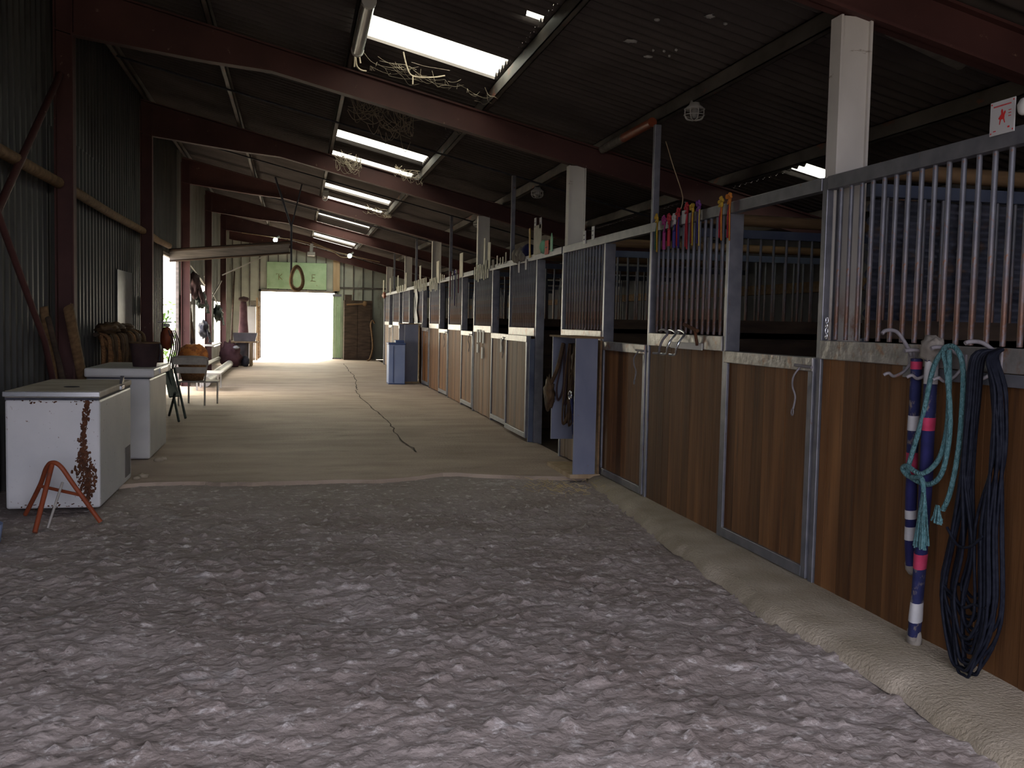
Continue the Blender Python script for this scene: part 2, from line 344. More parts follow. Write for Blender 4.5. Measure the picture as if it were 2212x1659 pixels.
# ---------------------------------------------------------------- ceiling of corrugated sheets, with roof lights left open
XB = [-2.6, .56, 1.93, 5.12, 5.5, 6.6]
SKY = [(7.72, 7.86, 1.79, 1.93), (8.98, 9.70, .60, 1.93), (14.58, 15.34, .60, 1.93), (16.4, 16.9, .60, 1.93), (20.25, 20.95, .60, 1.93),
       (22.2, 23.0, .60, 1.93), (26.05, 26.75, .60, 1.93), (28.3, 29.3, .60, 1.93), (32.1, 33.25, .60, 1.93), (34.1, 35.4, .60, 1.93)]
HOLE = [(9.15, 9.62, 5.12, 5.5)]
def sheets():
    m = MB(); A = .030; per = .15; st = per/6
    def wave(y): return A*math.sin(2*math.pi*y/per)
    for x0, x1 in zip(XB[:-1], XB[1:]):
        gaps = sorted([s for s in SKY+HOLE if s[2] < x1-.01 and s[3] > x0+.01])
        y = YN; segs = []
        for g in gaps:
            segs.append((y, g[0])); y = g[1]
        segs.append((y, YE+.1))
        for a, b in segs:
            n = max(2, int((b-a)/st)); ys = [a+(b-a)*i/n for i in range(n+1)]
            vs = []
            for yy in ys: vs += [(x0, yy, roof(x0)+wave(yy)), (x1, yy, roof(x1)+wave(yy))]
            m.add(vs, [(2*i, 2*i+1, 2*i+3, 2*i+2) for i in range(n)], 0, True)
        for g in gaps:      # what is left of the strip beside a narrower light
            if g[2] > x0+.06:
                ys = [g[0]+(g[1]-g[0])*i/6 for i in range(7)]; vs = []
                for yy in ys: vs += [(x0, yy, roof(x0)+wave(yy)), (g[2], yy, roof(g[2])+wave(yy))]
                m.add(vs, [(2*i, 2*i+1, 2*i+3, 2*i+2) for i in range(6)], 0, True)
    return m
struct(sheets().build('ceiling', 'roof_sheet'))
for k, (a, b, x0, x1) in enumerate(SKY+HOLE):
    m = MB(); m.add([(x0-.08, a-.1, roof(x0-.08)+.035), (x1+.08, a-.1, roof(x1+.08)+.035), (x1+.08, b+.1, roof(x1+.08)+.035), (x0-.08, b+.1, roof(x0-.08)+.035)], [(0, 1, 2, 3)])
    struct(m.build('window_%d' % (k+1), 'roof_light'))
    portal('portal_roof_%d' % k, ((x0+x1)/2, (a+b)/2, roof((x0+x1)/2)+.12), x1-x0, b-a, (0, 0, -1))
for k, (cx, cy, sx_, sy_) in enumerate([(2.60, 7.52, .05, .035), (2.82, 7.72, .035, .022), (2.86, 6.58, .035, .03), (2.80, 7.55, .010, .007), (2.87, 7.49, .012, .006), (2.94, 7.55, .010, .008), (2.93, 7.38, .014, .006), (2.99, 6.61, .014, .008), (2.60, 6.95, .02, .012)]):
    m = MB(); m.blob((cx, cy, roof(cx)-.03), (sx_, sy_, .010), seed=k+2, n=3, amp=.6)
    tag(m.build('foam_patch', 'white_card'), 'whitish patch of foam stuck to the dark roof sheet above the stalls', 'patch', 'white patches on the roof')

# ---------------------------------------------------------------- walls
def ribbed(x, segs, per=.19, d=.028):    # vertical ribs; segs = (y0, y1, z0, z1)
    m = MB()
    for y0, y1, z0, z1 in segs:
        y = y0; pts = []
        prof = [(0, 0), (.45, 0), (.55, d), (.8, d), (.9, 0)]
        while y < y1:
            for u, dx in prof:
                yy = y+u*per
                if yy <= y1: pts.append((x+dx, yy))
            y += per
        pts.append((x, y1))
        vs = []
        for px_, py_ in pts: vs += [(px_, py_, z0 if z0 else -.1), (px_, py_, z1)]
        m.add(vs, [(2*i, 2*i+1, 2*i+3, 2*i+2) for i in range(len(pts)-1)])
    return m
TOP = 5.0
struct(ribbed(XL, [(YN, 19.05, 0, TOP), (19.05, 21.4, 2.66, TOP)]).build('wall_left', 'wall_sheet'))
m = MB(); m.box(XL-.02, 19.0, 0, XL+.04, 19.06, 2.66); m.box(XL-.02, 21.48, 0, XL+.04, 21.54, 2.66); m.box(XL-.02, 19.0, 2.62, XL+.04, 21.54, 2.68); struct(m.build('trim_4', 'grey_wood'))
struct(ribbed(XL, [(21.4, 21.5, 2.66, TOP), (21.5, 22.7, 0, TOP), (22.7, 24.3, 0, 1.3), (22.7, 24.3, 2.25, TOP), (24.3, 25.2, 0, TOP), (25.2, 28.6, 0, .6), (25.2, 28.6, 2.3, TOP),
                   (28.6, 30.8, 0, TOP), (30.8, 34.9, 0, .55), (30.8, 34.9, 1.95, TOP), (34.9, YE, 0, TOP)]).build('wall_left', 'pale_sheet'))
# sheet laid over the first bays in a second layer
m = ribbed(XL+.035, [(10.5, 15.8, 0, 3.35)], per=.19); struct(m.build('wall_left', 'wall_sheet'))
m = MB(); m.box(XR, YN, 0, XR+.15, YE, 2.95); struct(m.build('wall_right', 'block_wall'))
bt = MB(); m = MB()     # far gable in framed panels
def gable(m, x0, x1, z0, y, mi=0):
    m.add([(x0, y, z0), (x1, y, z0), (x1, y, roof(x1)+.03), (x0, y, roof(x0)+.03)], [(0, 1, 2, 3)], mi)
gable(m, XL, -1.2, 0, YE); gable(m, -1.2, 1.42, 2.42, YE); gable(m, 1.42, XR, 0, YE)
for x in [-2.2, -1.9, -1.6, -1.25, -.95, -.6, -.28, .05, .4, .75, 1.1, 1.45, 1.75, 2.1, 2.45, 2.8]:
    z0 = 2.44 if -1.2 < x < 1.4 else 0
    bt.box(x-.018, YE-.04, z0, x+.018, YE-.002, roof(x)-.1)
bt.box(1.6, YE-.05, 2.60, XR, YE-.002, 2.66)
struct(m.build('wall_far', 'gable_sheet')); struct(bt.build('trim_5', 'purlin_steel'))
m = MB(); m.box(-1.28, YE-.09, 0, -1.2, YE+.03, 2.5); m.box(-1.28, YE-.09, 2.42, 1.5, YE+.03, 2.5); m.box(1.42, YE-.09, 0, 1.5, YE+.03, 2.5)
struct(m.build('trim_2', 'grey_wood'))
m = MB(); m.box(1.36, YE-.14, 2.5, 1.6, YE-.06, roof(1.6)-.25); struct(m.build('trim_3', 'pale_wood'))
m = MB()
m.add([(XL, YN, 3.2), (2.9, YN, 3.2), (2.9, YN, roof(2.9)+.03), (XL, YN, roof(XL)+.03)], [(0, 1, 2, 3)]); m.add([(2.9, YN, 0), (XR, YN, 0), (XR, YN, roof(XR)+.03), (2.9, YN, roof(2.9)+.03)], [(0, 1, 2, 3)])
struct(m.build('wall_near', 'wall_sheet'))
# half-open sliding leaf right of the far doorway
dr = thing('door_1', 'pale green sliding door leaf pushed to the right of the bright far doorway', 'door', (1.45, YE-.2, 0)); dr['kind'] = 'structure'
m = MB()
for i in range(4): m.box(1.36+.07*i, YE-.34, .05, 1.36+.07*i+.055, YE-.30, 2.32)
m.build('door_leaf', 'green_paint', dr)
m = MB(); m.box(1.34, YE-.36, .0, 1.66, YE-.28, .06); m.box(1.34, YE-.36, 2.3, 1.66, YE-.28, 2.38); m.build('door_rail', 'galvanised', dr)

# ---------------------------------------------------------------- steel frames, purlins, rods
def ibeam(y, wl=.13):
    m = MB(); xs = [-2.3, -2.13, -1.5, -.9, -.25, 1, 2.5, 4.5, XR-.05]
    hd = [.24, .24, .17, .10, 0, 0, 0, 0, 0]
    tp = [roof(x)-.19 for x in xs]; bt = [roof(x)-.19-.265-h for x, h in zip(xs, hd)]
    for a, b, th in [(tp, [t-.018 for t in tp], wl/2), ([q+.018 for q in bt], bt, wl/2), (tp, bt, .008)]:
        for i in range(len(xs)-1):
            vs = []
            for x, t, q in ((xs[i], a[i], b[i]), (xs[i+1], a[i+1], b[i+1])):
                vs += [(x, y-th, q), (x, y+th, q), (x, y+th, t), (x, y-th, t)]
            m.add(vs, [(0, 1, 5, 4), (1, 2, 6, 5), (2, 3, 7, 6), (3, 0, 4, 7), (0, 3, 2, 1), (4, 5, 6, 7)])
    return m
for k, y in enumerate(FR):
    if k == 0: continue
    n = ORD[k-1]
    tag(ibeam(y).build('roof_beam', 'red_oxide'), '%s red oxide steel roof beam counted from the camera, sloping down to the right' % n, 'beam', 'steel roof beams')
    m = MB(); m.box(-2.31, y-.07, 0, -2.295, y+.07, roof(-2.3)-.3); m.box(-2.15, y-.07, 0, -2.135, y+.07, roof(-2.15)-.3); m.box(-2.3, y-.006, 0, -2.14, y+.006, roof(-2.2)-.3)
    tag(m.build('wall_column', 'red_oxide'), '%s dark red steel column counted from the camera, against the left wall' % n, 'column', 'steel wall columns')
tag(ibeam(YE-.25).build('roof_beam', 'red_oxide'), 'red roof beam lying right against the far gable wall above the doorway', 'beam', 'steel roof beams')
PUR = [(-2.22, 'along the top of the left wall'), (-.85, 'between the left wall and the roof lights'), (.53, 'along the left edge of the roof lights'), (1.97, 'along the right edge of the roof lights'),
       (3.36, 'just behind the white pillars'), (4.78, 'above the back of the stalls'), (6.1, 'along the rear wall of the stalls')]
for x, tx in PUR:
    m = MB(); z = roof(x)
    m.box(x-.03, YN, z-.18, x-.022, YE, z-.05); m.box(x-.03, YN, z-.058, x+.03, YE, z-.05); m.box(x-.03, YN, z-.18, x+.03, YE, z-.172); m.box(x+.022, YN, z-.18, x+.03, YE, z-.155)
    tag(m.build('purlin', 'purlin_steel'), 'long steel purlin running down the barn '+tx, 'purlin', 'roof purlins')
for k, y in enumerate([13.2, 18.6, 24.05, 29.5]):
    m = MB(); m.tube([(-2.2, y, roof(-2.2)-.2), (6, y, roof(6)-.2)], .013, 6)
    tag(m.build('tie_rod', 'dark_rubber'), 'thin dark tie rod crossing under the roof, %s one from the camera' % ORD[k], 'rod', 'roof tie rods')
# white-painted pillars on the stall line
for k, i in enumerate(range(0, 11, 2)):
    y = 5.0+5.46*k if k < 1 else FR[k+1]
    if y > 33: break
    m = MB(); zt = roof(3.0)-.46
    m.box(2.925, y-.055, 0, 2.938, y+.055, zt); m.box(3.105, y-.055, 0, 3.12, y+.055, zt); m.box(2.938, y-.035, 0, 3.105, y+.03, zt)
    tag(m.build('pillar', 'white_post'), '%s white pillar counted from the camera, rising from the stall front to the roof beam' % ORD[k], 'pillar', 'white pillars')
# braces and girts on the left wall
for k, (y0, y1) in enumerate([(4.98, 10.4), (10.5, 15.83), (15.93, 19.0)]):
    m = MB(); m.tube([(-2.27, y0+.03, 2.78), (-2.27, (y0+y1)/2, 2.755), (-2.27, y1-.03, 2.77)], .055, 10)
    tag(m.build('wall_girt', 'old_wood'), 'round wooden rail across the left wall, %s one from the camera' % ORD[k], 'rail', 'wooden wall rails')
m = MB(); m.tube([(-2.23, 8.0, 2.12), (-2.23, 10.3, 3.80)], .032, 8)
tag(m.build('wall_brace', 'red_oxide'), 'dark red diagonal brace rising to the nearest wall column above the wooden rail', 'brace')
m = MB(); m.tube([(-2.16, 7.4, 2.62), (-2.16, 9.3, 1.25), (-2.14, 10.2, .0)], .028, 8)
tag(m.build('iron_rod', 'red_oxide'), 'long dark rod leaning down behind the rusty freezer on the left wall', 'rod')
m = MB(); m.box(-2.35, 7.6, 2.35, -2.28, 8.35, 2.85)
tag(m.build('wood_board', 'orange_paint'), 'orange brown board fixed high on the left wall at the picture edge', 'board')
for k, (a, b, wd, ma, lb) in enumerate([((-2.28, 9.80, 1.55), (-2.2, 10.25, .0), .045, 'old_wood', 'short wooden plank leaning beside the nearest wall column, left of the others'),
                                    ((-2.10, 9.95, 1.56), (-2.085, 11.2, .0), .06, 'old_wood', 'wide wooden plank leaning slantwise behind the rusty freezer'),
                                    ((-2.20, 9.60, 1.46), (-2.04, 10.25, .0), .03, 'dark_wood', 'thin dark pole leaning between the planks by the nearest wall column')]):
    m = MB(); m.tube([a, b], wd, 6, flat=.35); tag(m.build('leaning_plank', ma), lb, 'plank', 'leaning planks')
for k, (a, b, lb) in enumerate([((-2.34, 26.8, 2.55), (-2.34, 32.1, 1.75), 'thin cross brace falling away on the left wall beyond the third column'), ((-2.27, 26.8, 1.75), (-2.27, 32.1, 2.6), 'thin cross brace rising away on the left wall beyond the third column'), ((-2.3, 21.4, 2.75), (-2.3, 26.7, 2.3), 'pale thin brace on the left wall beside the side doorway')]):
    m = MB(); m.tube([a, b], .02, 6); tag(m.build('cross_brace', 'chair_metal'), lb, 'brace')

# ---------------------------------------------------------------- stalls
def planks(m, y0, y1, z0, z1, x0=2.895, x1=2.925, wd=.135, seed=1):
    r = random.Random(seed); y = y0
    while y < y1-.02:
        e = min(y1, y+wd*(.92+.16*r.random()))
        if y1-e < .05: e = y1
        m.box(x0+r.uniform(-.0015, .0015), y+.0022, z0+r.uniform(0, .01), x1, e-.0022, z1); y = e
    return m
BAR = MB(); BAR.tube([(0, 0, 1.44), (0, 0, 2.275)], .0125, 8)
bar_mesh = None
def stall_panel(y0, y1, k, label):
    global bar_mesh
    t = thing('stall_barrier', label, 'stall panel', (XS, (y0+y1)/2, 0), 'fixed stall panels')
    planks(MB(), y0+.01, y1-.01, .035, 1.335, seed=k+3).build('boards', 'stall_wood', t)
    m = MB(); m.box(2.875, y0, 1.33, 2.935, y1, 1.435, bev=.004); m.build('rail', 'galvanised_worn', t)
    n = int(round((y1-y0)/.1)); 
    for i in range(1, n):
        y = y0+(y1-y0)*i/n
        if bar_mesh is None:
            b = BAR.build('bar', 'bar_steel', t); bar_mesh = b.data
        else:
            b = bpy.data.objects.new('bar', bar_mesh); C.objects.link(b); b.parent = t
        b.location = (0, y-(y0+y1)/2, 0)
    return t
def stall_door(y0, y1, k, label, x=2.895, latch=True):
    t = thing('stall_door', label, 'stall door', (x, (y0+y1)/2, 0), 'stall doors')
    m = planks(MB(), y0+.05, y1-.05, .10, 1.26, x-.004, x+.022, seed=k+50); m.build('boards', 'stall_wood', t)
    m = MB()
    for a, b, c, d in [(y0, y0+.055, .06, 1.33), (y1-.05, y1, .06, 1.33)]: m.box(x-.02, a, c, x+.03, b, d, bev=.003)
    m.box(x-.022, y0+.05, .06, x+.03, y1-.05, .125, bev=.003)
    m.build('frame', 'galvanised', t)
    m = MB(); m.box(x-.026, y0+.002, 1.255, x+.035, y1-.002, 1.335, bev=.004); m.build('top_rail', 'galvanised_worn', t)
    if latch:
        m = MB(); m.tube([(x-.04, y0-.02, 1.28), (x-.045, y0+.16, 1.285)], .009, 6)
        m.tube(smooth([(x-.04, y0+.11, 1.275), (x-.07, y0+.125, 1.22), (x-.06, y0+.15, 1.16), (x-.045, y0+.14, 1.10), (x-.05, y0+.15, 1.03)]), .006, 6)
        m.tube([(x-.055, y0+.15+.012*math.cos(a), 1.01+.02*math.sin(a)) for a in np.linspace(0, 6.28, 10)], .004, 5)
        m.build('latch', 'hook_grey', t)
    return t
def stall_post(y, k, label, z1=2.34, th=.05, dep=.10, name='stall_post'):
    m = MB(); m.box(2.885, y-th/2, 0.0, 2.885+dep, y+th/2, z1, bev=.004)
    tag(m.build(name, 'galvanised'), label, 'post', 'stall posts')
NP = len(POST)
for k, y in enumerate(POST):
    i = k-2                  # 0 is the near white pillar
    if y > 33.2: break
    nm = ORD[min(11, max(0, i))]
    if i < 0:
        if i == -1:          # the panel running out of the picture, then a door behind the camera's right hand
            stall_panel(2.15, 4.95, 0, 'nearest stall panel with tall rusty bars, carrying the ropes, straps and hose')
        continue
    # every second post carries up to the roof as a thin tube
    if i % 2 == 1:
        zt = roof(2.95)-.2 if i > 1 else 3.15
        stall_post(y, k, 'thin steel post rising to the roof, number %d along the stall front' % ((i+1)//2), z1=zt, dep=.055, th=.045)
    else:
        stall_post(y, k, 'grey steel stall post standing against the %s white pillar' % ORD[i//2])
    ye = y+HB
    if y > 31: break
    dlo, dhi = (y+.035, y+1.21) if i < 2 else (y+.035, y+1.17)
    if i == 8: dhi = y+.9
    side = {0: 'with a hanging catch, right under the first open gap', 1: 'standing slightly ajar beside the tack locker'}.get(i, 'in the %s stall from the camera' % nm)
    if i not in (2,):
        stall_door(dlo, dhi, k, 'brown boarded half door in a grey steel frame, %s' % side)
    m = MB(); m.box(2.885, dhi+.005, 0, 2.99, dhi+.05, 2.27, bev=.003)
    tag(m.build('door_jamb', 'galvanised'), 'flat steel jamb between door and bars of the %s stall from the camera' % nm, 'post', 'door jambs')
    if not (i == 8 and False):
        stall_panel(dhi+.055, ye-.03, k, 'boarded stall panel with upright bars, %s one beyond the near white pillar' % nm)
# sliding door pushed open in front of the third stall's panel
stall_door(11.72, 12.95, 90, 'weathered half door slid open in front of the panel beside the dark doorway', x=2.825, latch=False)
m = MB(); m.box(2.83, 11.66, .0, 2.97, 11.70, 1.30, bev=.003); tag(m.build('door_guide', 'blue_steel'), 'blue grey upright guide at the edge of the slid-open half door', 'post')
# top rails per bay
for k in range(-1, 6):
    y0 = FR[1]+.03+(FR[2]-FR[1])*k; y1 = y0+(FR[2]-FR[1])-.06
    if k == -1: y0 = YN+.1
    y1 = min(y1, 32.19)
    if k == 5: break
    nm = 'top rail over the bars between the camera and the nearest white pillar' if k < 0 else 'top rail over the bars beyond the %s white pillar' % ORD[k]
    m = MB(); m.box(2.88, y0, 2.27, 2.94, y1, 2.345, bev=.004)
    tag(m.build('top_rail', 'galvanised'), 'grey steel '+nm, 'rail', 'stall top rails')
m = MB(); m.box(2.86, 32.2, 0, 3.0, 32.3, 2.34, bev=.004); tag(m.build('end_post', 'galvanised'), 'pale grey steel post at the far end of the stall row', 'post')
# partitions between boxes
pb_mesh = None
for k, y in enumerate(POST[2:14]):
    if y > 33.2: break
    t = thing('stall_partition', 'dark boarded partition with bars between stalls, %s one seen from the camera' % ORD[k], 'partition', (4.7, y, 0), 'stall partitions')
    m = MB(); z = .03
    while z < 1.4: m.box(3.17, y-.03, z, 6.38, y+.03, z+.165); z += .17
    m.build('boards', 'dark_wood', t)
    m = MB(); m.box(3.15, y-.03, 2.25, 6.38, y+.03, 2.32); m.box(3.15, y-.03, 1.4, 6.38, y+.03, 1.45)
    m.build('frame', 'blue_steel', t)
    for i in range(26):
        if pb_mesh is None:
            mb = MB(); mb.tube([(0, 0, 1.45), (0, 0, 2.25)], .011, 6); b = mb.build('bar', 'bar_steel', t); pb_mesh = b.data
        else:
            b = bpy.data.objects.new('bar', pb_mesh); C.objects.link(b); b.parent = t
        b.location = (3.28+.12*i-4.7, 0, 0)
    m = MB(); m.tube([(3.3, y+.12, 2.42), (6.3, y+.12, 2.40)], .05, 8); m.build('pole', 'old_wood', t)
    if k == 0:      # corrugated sheet fixed behind the first partition
        m = MB(); vs = []
        zs = np.arange(1.42, 2.25, .0125)
        for z in zs: vs += [(3.2, y+.06+.02*math.sin(2*math.pi*z/.075), z), (6.35, y+.06+.02*math.sin(2*math.pi*z/.075), z)]
        m.add(vs, [(2*i, 2*i+1, 2*i+3, 2*i+2) for i in range(len(zs)-1)], 0, True); m.build('sheet', 'slate_sheet', t)
m = MB(); m.box(6.28, YN, 1.95, 6.38, YE, 2.08); m.box(6.28, YN, 1.4, 6.38, YE, 1.45); tag(m.build('wall_beam', 'old_wood'), 'wooden beam along the rear wall behind the stalls', 'beam')

# ---------------------------------------------------------------- tack locker and other upright boxes on the stall line
def locker(x0, x1, y0, y1, h, label, side, back, tack):
    t = thing('tack_locker', label, 'locker', ((x0+x1)/2, (y0+y1)/2, 0), 'upright tack lockers')
    m = MB(); m.box(x0, y0, .02, x1-.05, y0+.022, h); m.build('near_side', side, t)
    m = MB(); m.box(x0, y1-.022, .30, x1, y1, h); m.build('far_side', side, t)
    m = MB(); m.box(x1-.02, y0+.022, .04, x1, y1-.022, h-.02); m.build('back', back, t)
    m = MB(); m.box(x0-.03, y0-.01, .02, x1, y1, .06); m.build('bottom_board', 'pale_wood', t)
    m = MB(); m.box(x0-.03, y0-.02, h, x1, y1+.02, h+.018); m.build('lid', 'old_wood', t)
    return t
locker(2.60, 2.868, 8.86, 9.72, 1.36, 'open blue sided wooden locker full of tack standing against the stall front', 'lavender_panel', 'old_wood', True)
r = random.Random(4)
for k in range(13):
    y = 8.95+.052*k+r.uniform(-.01, .01); xx = 2.68+.03*(k % 4); zb = r.uniform(.45, .9)
    m = MB(); mtl = 'brown_leather' if k % 3 else 'dark_cloth'
    p = smooth([(xx, y, 1.30), (xx-.02, y+.02, 1.05), (xx-.05, y+r.uniform(-.05, .05), zb+.15), (xx-.04, y+.02, zb), (xx+.02, y+.05, zb+.12), (xx+.02, y+.03, 1.05), (xx+.01, y, 1.29)])
    m.tube(p, .016, 6, flat=.4)
    if k == 3: m.tube([(2.63+.0, 9.12+.05*math.cos(a), .80+.04*math.sin(a)) for a in np.linspace(0, 6.28, 14)], .008, 6, mi=1)
    tag(m.build('bridle', [mtl, 'chrome']), 'dark leather bridle strap hanging in the tack locker', 'bridle', 'bridles in the locker')
m = MB(); m.blob((2.74, 9.2, 1.12), (.07, .14, .2), 3, .4); tag(m.build('leather_bundle', 'brown_leather'), 'brown leather bundle stuffed in the top of the tack locker', 'tack')
m = MB(); m.blob((2.56, 9.66, .78), (.05, .10, .16), 5, .4); m.tube(smooth([(2.64, 9.45, 1.3), (2.60, 9.5, 1.05), (2.56, 9.64, .85)]), .02, 6); tag(m.build('saddle_flap', 'brown_leather'), 'curved brown leather flap bulging out of the locker front', 'tack')
m = MB(); m.tube(smooth([(2.64, 9.12, .8), (2.65, 9.05, .6), (2.66, 9.07, .45), (2.66, 9.0, .36)]), .03, 6, flat=.5); tag(m.build('blue_halter', 'navy_cloth'), 'dark blue halter hanging low in the tack locker', 'halter')
# far locker with grey side, and the blue bin
locker(2.50, 2.868, 22.7, 23.9, 1.40, 'grey sided tall locker jutting from the stall front behind the blue bin', 'lavender_panel', 'old_wood', False)
bn = thing('blue_bin', 'pale blue plastic bin with a dark lid standing on the concrete by the stalls', 'bin', (2.3, 22.9, 0))
m = MB(); m.box(2.10, 22.3, .04, 2.48, 22.8, .93, bev=.015); m.build('body', 'blue_bin', bn)
m = MB(); m.box(2.09, 22.29, .93, 2.49, 22.82, .97, bev=.008); m.box(2.26, 22.35, .97, 2.46, 22.7, 1.03, bev=.01); m.build('lid', 'blue_bin_dark', bn)
m = MB(); m.box(2.10, 22.31, 0.015, 2.48, 22.79, .04); m.box(2.20, 22.29, .06, 2.215, 22.30, .9); m.build('base', 'blue_bin_dark', bn)

# ---------------------------------------------------------------- hooks, ropes and straps on the nearest panel
def hookset(name, y, z, label, up=.12, outw=.13, group=None, dirn=1, wave=0):
    m = MB(); x = 2.872
    m.tube(smooth([(x, y, z), (x-.035, y+.01*dirn, z+up*.55), (x-.075, y+.02*dirn, z+up*.95), (x-outw, y+.02*dirn, z+up*.98), (x-outw-.02, y+.02*dirn, z+up*.85)]), .0095, 7)
    m.tube(smooth([(x, y, z-.03), (x-.03, y+.01*dirn, z-.075), (x-.075, y+.02*dirn, z-.10), (x-.105, y+.02*dirn, z-.085), (x-.125, y+.03*dirn, z-.095)]), .008, 7)
    m.box(x-.006, y-.02, z-.06, x+.004, y+.02, z+.02)
    return tag(m.build(name, 'hook_grey'), label, 'hook', group)
m = MB(); m.box(2.868, 3.0, 1.275, 2.8745, 4.17, 1.328, bev=.002); tag(m.build('hook_plate', 'galvanised'), 'flat steel plate screwed below the rail of the nearest panel, holding the hooks', 'plate')
hookset('bridle_hook', 4.11, 1.38, 'bare curved grey hook at the left of the nearest panel, left of the straps', group='hooks on the nearest panel')
hookset('bridle_hook', 3.93, 1.38, 'curved grey hook carrying the two padded navy straps', up=.03, group='hooks on the nearest panel')
hookset('bridle_hook', 3.74, 1.38, 'rusty grey hook carrying the turquoise rope', up=.05, group='hooks on the nearest panel')
hookset('bridle_hook', 3.52, 1.40, 'rusty hook carrying the black hose coil', up=.06, group='hooks on the nearest panel')
def strap(pts, segs, r, label, flat=.55):
    # pts along the strap top to bottom; segs: (fraction end, material index)
    P = smooth(pts, 10); n = len(P)
    mats = ['navy_cloth', 'navy_clean', 'white_cloth', 'pink_cloth', 'beige_cloth']
    m = MB(); a = 0
    for fe, mi in segs:
        b = max(a+1, min(n-1, int(round(fe*(n-1)))))
        pp = P[a:b+1]; k = 1.0 if mi not in (2, 3) else 1.04
        if len(pp) > 1:
            rr = [r*k*(1+.10*mnoise.noise(Vector((q.z*9, q.y*3, a)))) for q in pp]
            m.tube(pp, rr, 12, mi=mi, flat=flat)
        a = b
    e = P[-1]; m.blob((e.x, e.y, e.z), (r*.55, r*.9, r*1.1), 1, .1, n=2, mi=4)
    return tag(m.build('padded_strap', mats), label, 'strap', 'padded straps')
strap([(2.83, 4.01, 1.37), (2.83, 4.01, 1.15), (2.83, 4.01, .9), (2.835, 4.0, .52), (2.84, 3.99, .40)],
      [(.015, 0), (.07, 3), (.29, 0), (.38, 2), (.487, 0), (.54, 3), (.638, 1), (.665, 2), (.69, 1), (.74, 2), (1, 1)], .046, 'padded navy strap with pink and white bands, the left shorter one of the two')
strap([(2.815, 3.885, 1.42), (2.815, 3.88, 1.3), (2.81, 3.875, 1.05), (2.81, 3.875, .7), (2.81, 3.89, .35), (2.81, 3.905, .08)],
      [(.05, 4), (.125, 0), (.235, 2), (.36, 0), (.41, 3), (.714, 1), (.757, 3), (.852, 0), (.926, 2), (.985, 0), (1, 4)], .052, 'longer padded navy strap reaching down to the kerb, with white band near its end')
m = MB(); m.blob((2.80, 3.86, 1.42), (.04, .07, .06), 7, .4); tag(m.build('cloth_scrap', 'beige_cloth'), 'dusty beige cloth scrap bunched over the hook above the straps', 'cloth')
def rope():
    m = MB(); x = 2.768
    path = [(2.80, 3.80, 1.40), (x, 3.72, 1.43), (x, 3.80, 1.34), (x, 3.86, 1.11), (x, 3.93, .92), (x, 3.95, .85), (x, 3.90, .82), (x, 3.78, .82), (x, 3.70, .90), (x, 3.67, 1.1), (x, 3.71, 1.33), (x, 3.74, 1.42), (x, 3.66, 1.43), (x, 3.605, 1.34), (x, 3.60, 1.12), (x, 3.615, .95), (x, 3.65, .80), (x, 3.69, .72)]
    m.tube(smooth(path, 6), .0115, 8)
    m.tube(smooth([(x, 3.70, 1.42), (x+.01, 3.70, 1.2), (x+.02, 3.72, 1.05), (x, 3.74, .93), (x-.02, 3.82, .86), (x-.025, 3.92, .88), (x-.02, 3.96, .86), (x-.01, 3.92, .83), (x-.02, 3.82, .84), (x-.02, 3.80, .78)], 6), .0115, 8)
    r = random.Random(2)
    def tassel(y, z0, z1, wd, n):
        for _ in range(n):
            a = r.uniform(-1, 1); b = r.uniform(-1, 1)
            m.tube(smooth([(x-.02, y+a*.008, z0), (x-.02+b*.01, y+a*wd*.5+r.uniform(-.006, .006), (z0+z1)/2), (x-.02+b*.02, y+a*wd, z1+r.uniform(0, .03))], 3), .0045, 5)
    tassel(3.80, .80, .52, .035, 34); tassel(3.70, .74, .655, .028, 18)
    return tag(m.build('turquoise_rope', 'blue_rope'), 'turquoise rope with frayed ends looped over the hook beside the straps', 'rope')
rope()
def hose():
    m = MB(); r = random.Random(11)
    for k in range(26):
        zb = .06+.34*((k*7%26)/26)**1.5+r.uniform(-.01, .01); yl = 3.70-.012*k*.6+r.uniform(-.015, .015); yr = 3.335+.004*k+r.uniform(-.012, .012)
        x = 2.80-.006*(k % 9); t0 = 3.50-.005*(k % 7)
        m.tube(smooth([(2.84, t0, 1.425), (x, t0+.035, 1.40), (x, t0+.055, 1.2), (x, t0+.06+.02*r.random(), .9), (x, yl-.04, .6), (x, yl, .32+zb*.3), (x, (yl*2+yr)/3+.02, zb+.03), (x, (yl+yr)/2, zb), (x, (yl+2*yr)/3-.01, zb+.03),
                       (x, yr, .3+zb*.3), (x, yr+.02, .7), (x, 3.39-.01*(k % 4), 1.0), (x, 3.41-.008*(k % 5), 1.25), (x, 3.44, 1.39), (2.84, t0-.01, 1.43)], 5), .0068, 7)
    m.tube(smooth([(2.74, 3.62, .66), (2.74, 3.55, .60), (2.74, 3.47, .61), (2.74, 3.40, .67)], 5), .006, 6)
    return tag(m.build('hose_coil', 'black_hose'), 'black hose hung in long loops at the right end of the nearest panel', 'hose')
hose()
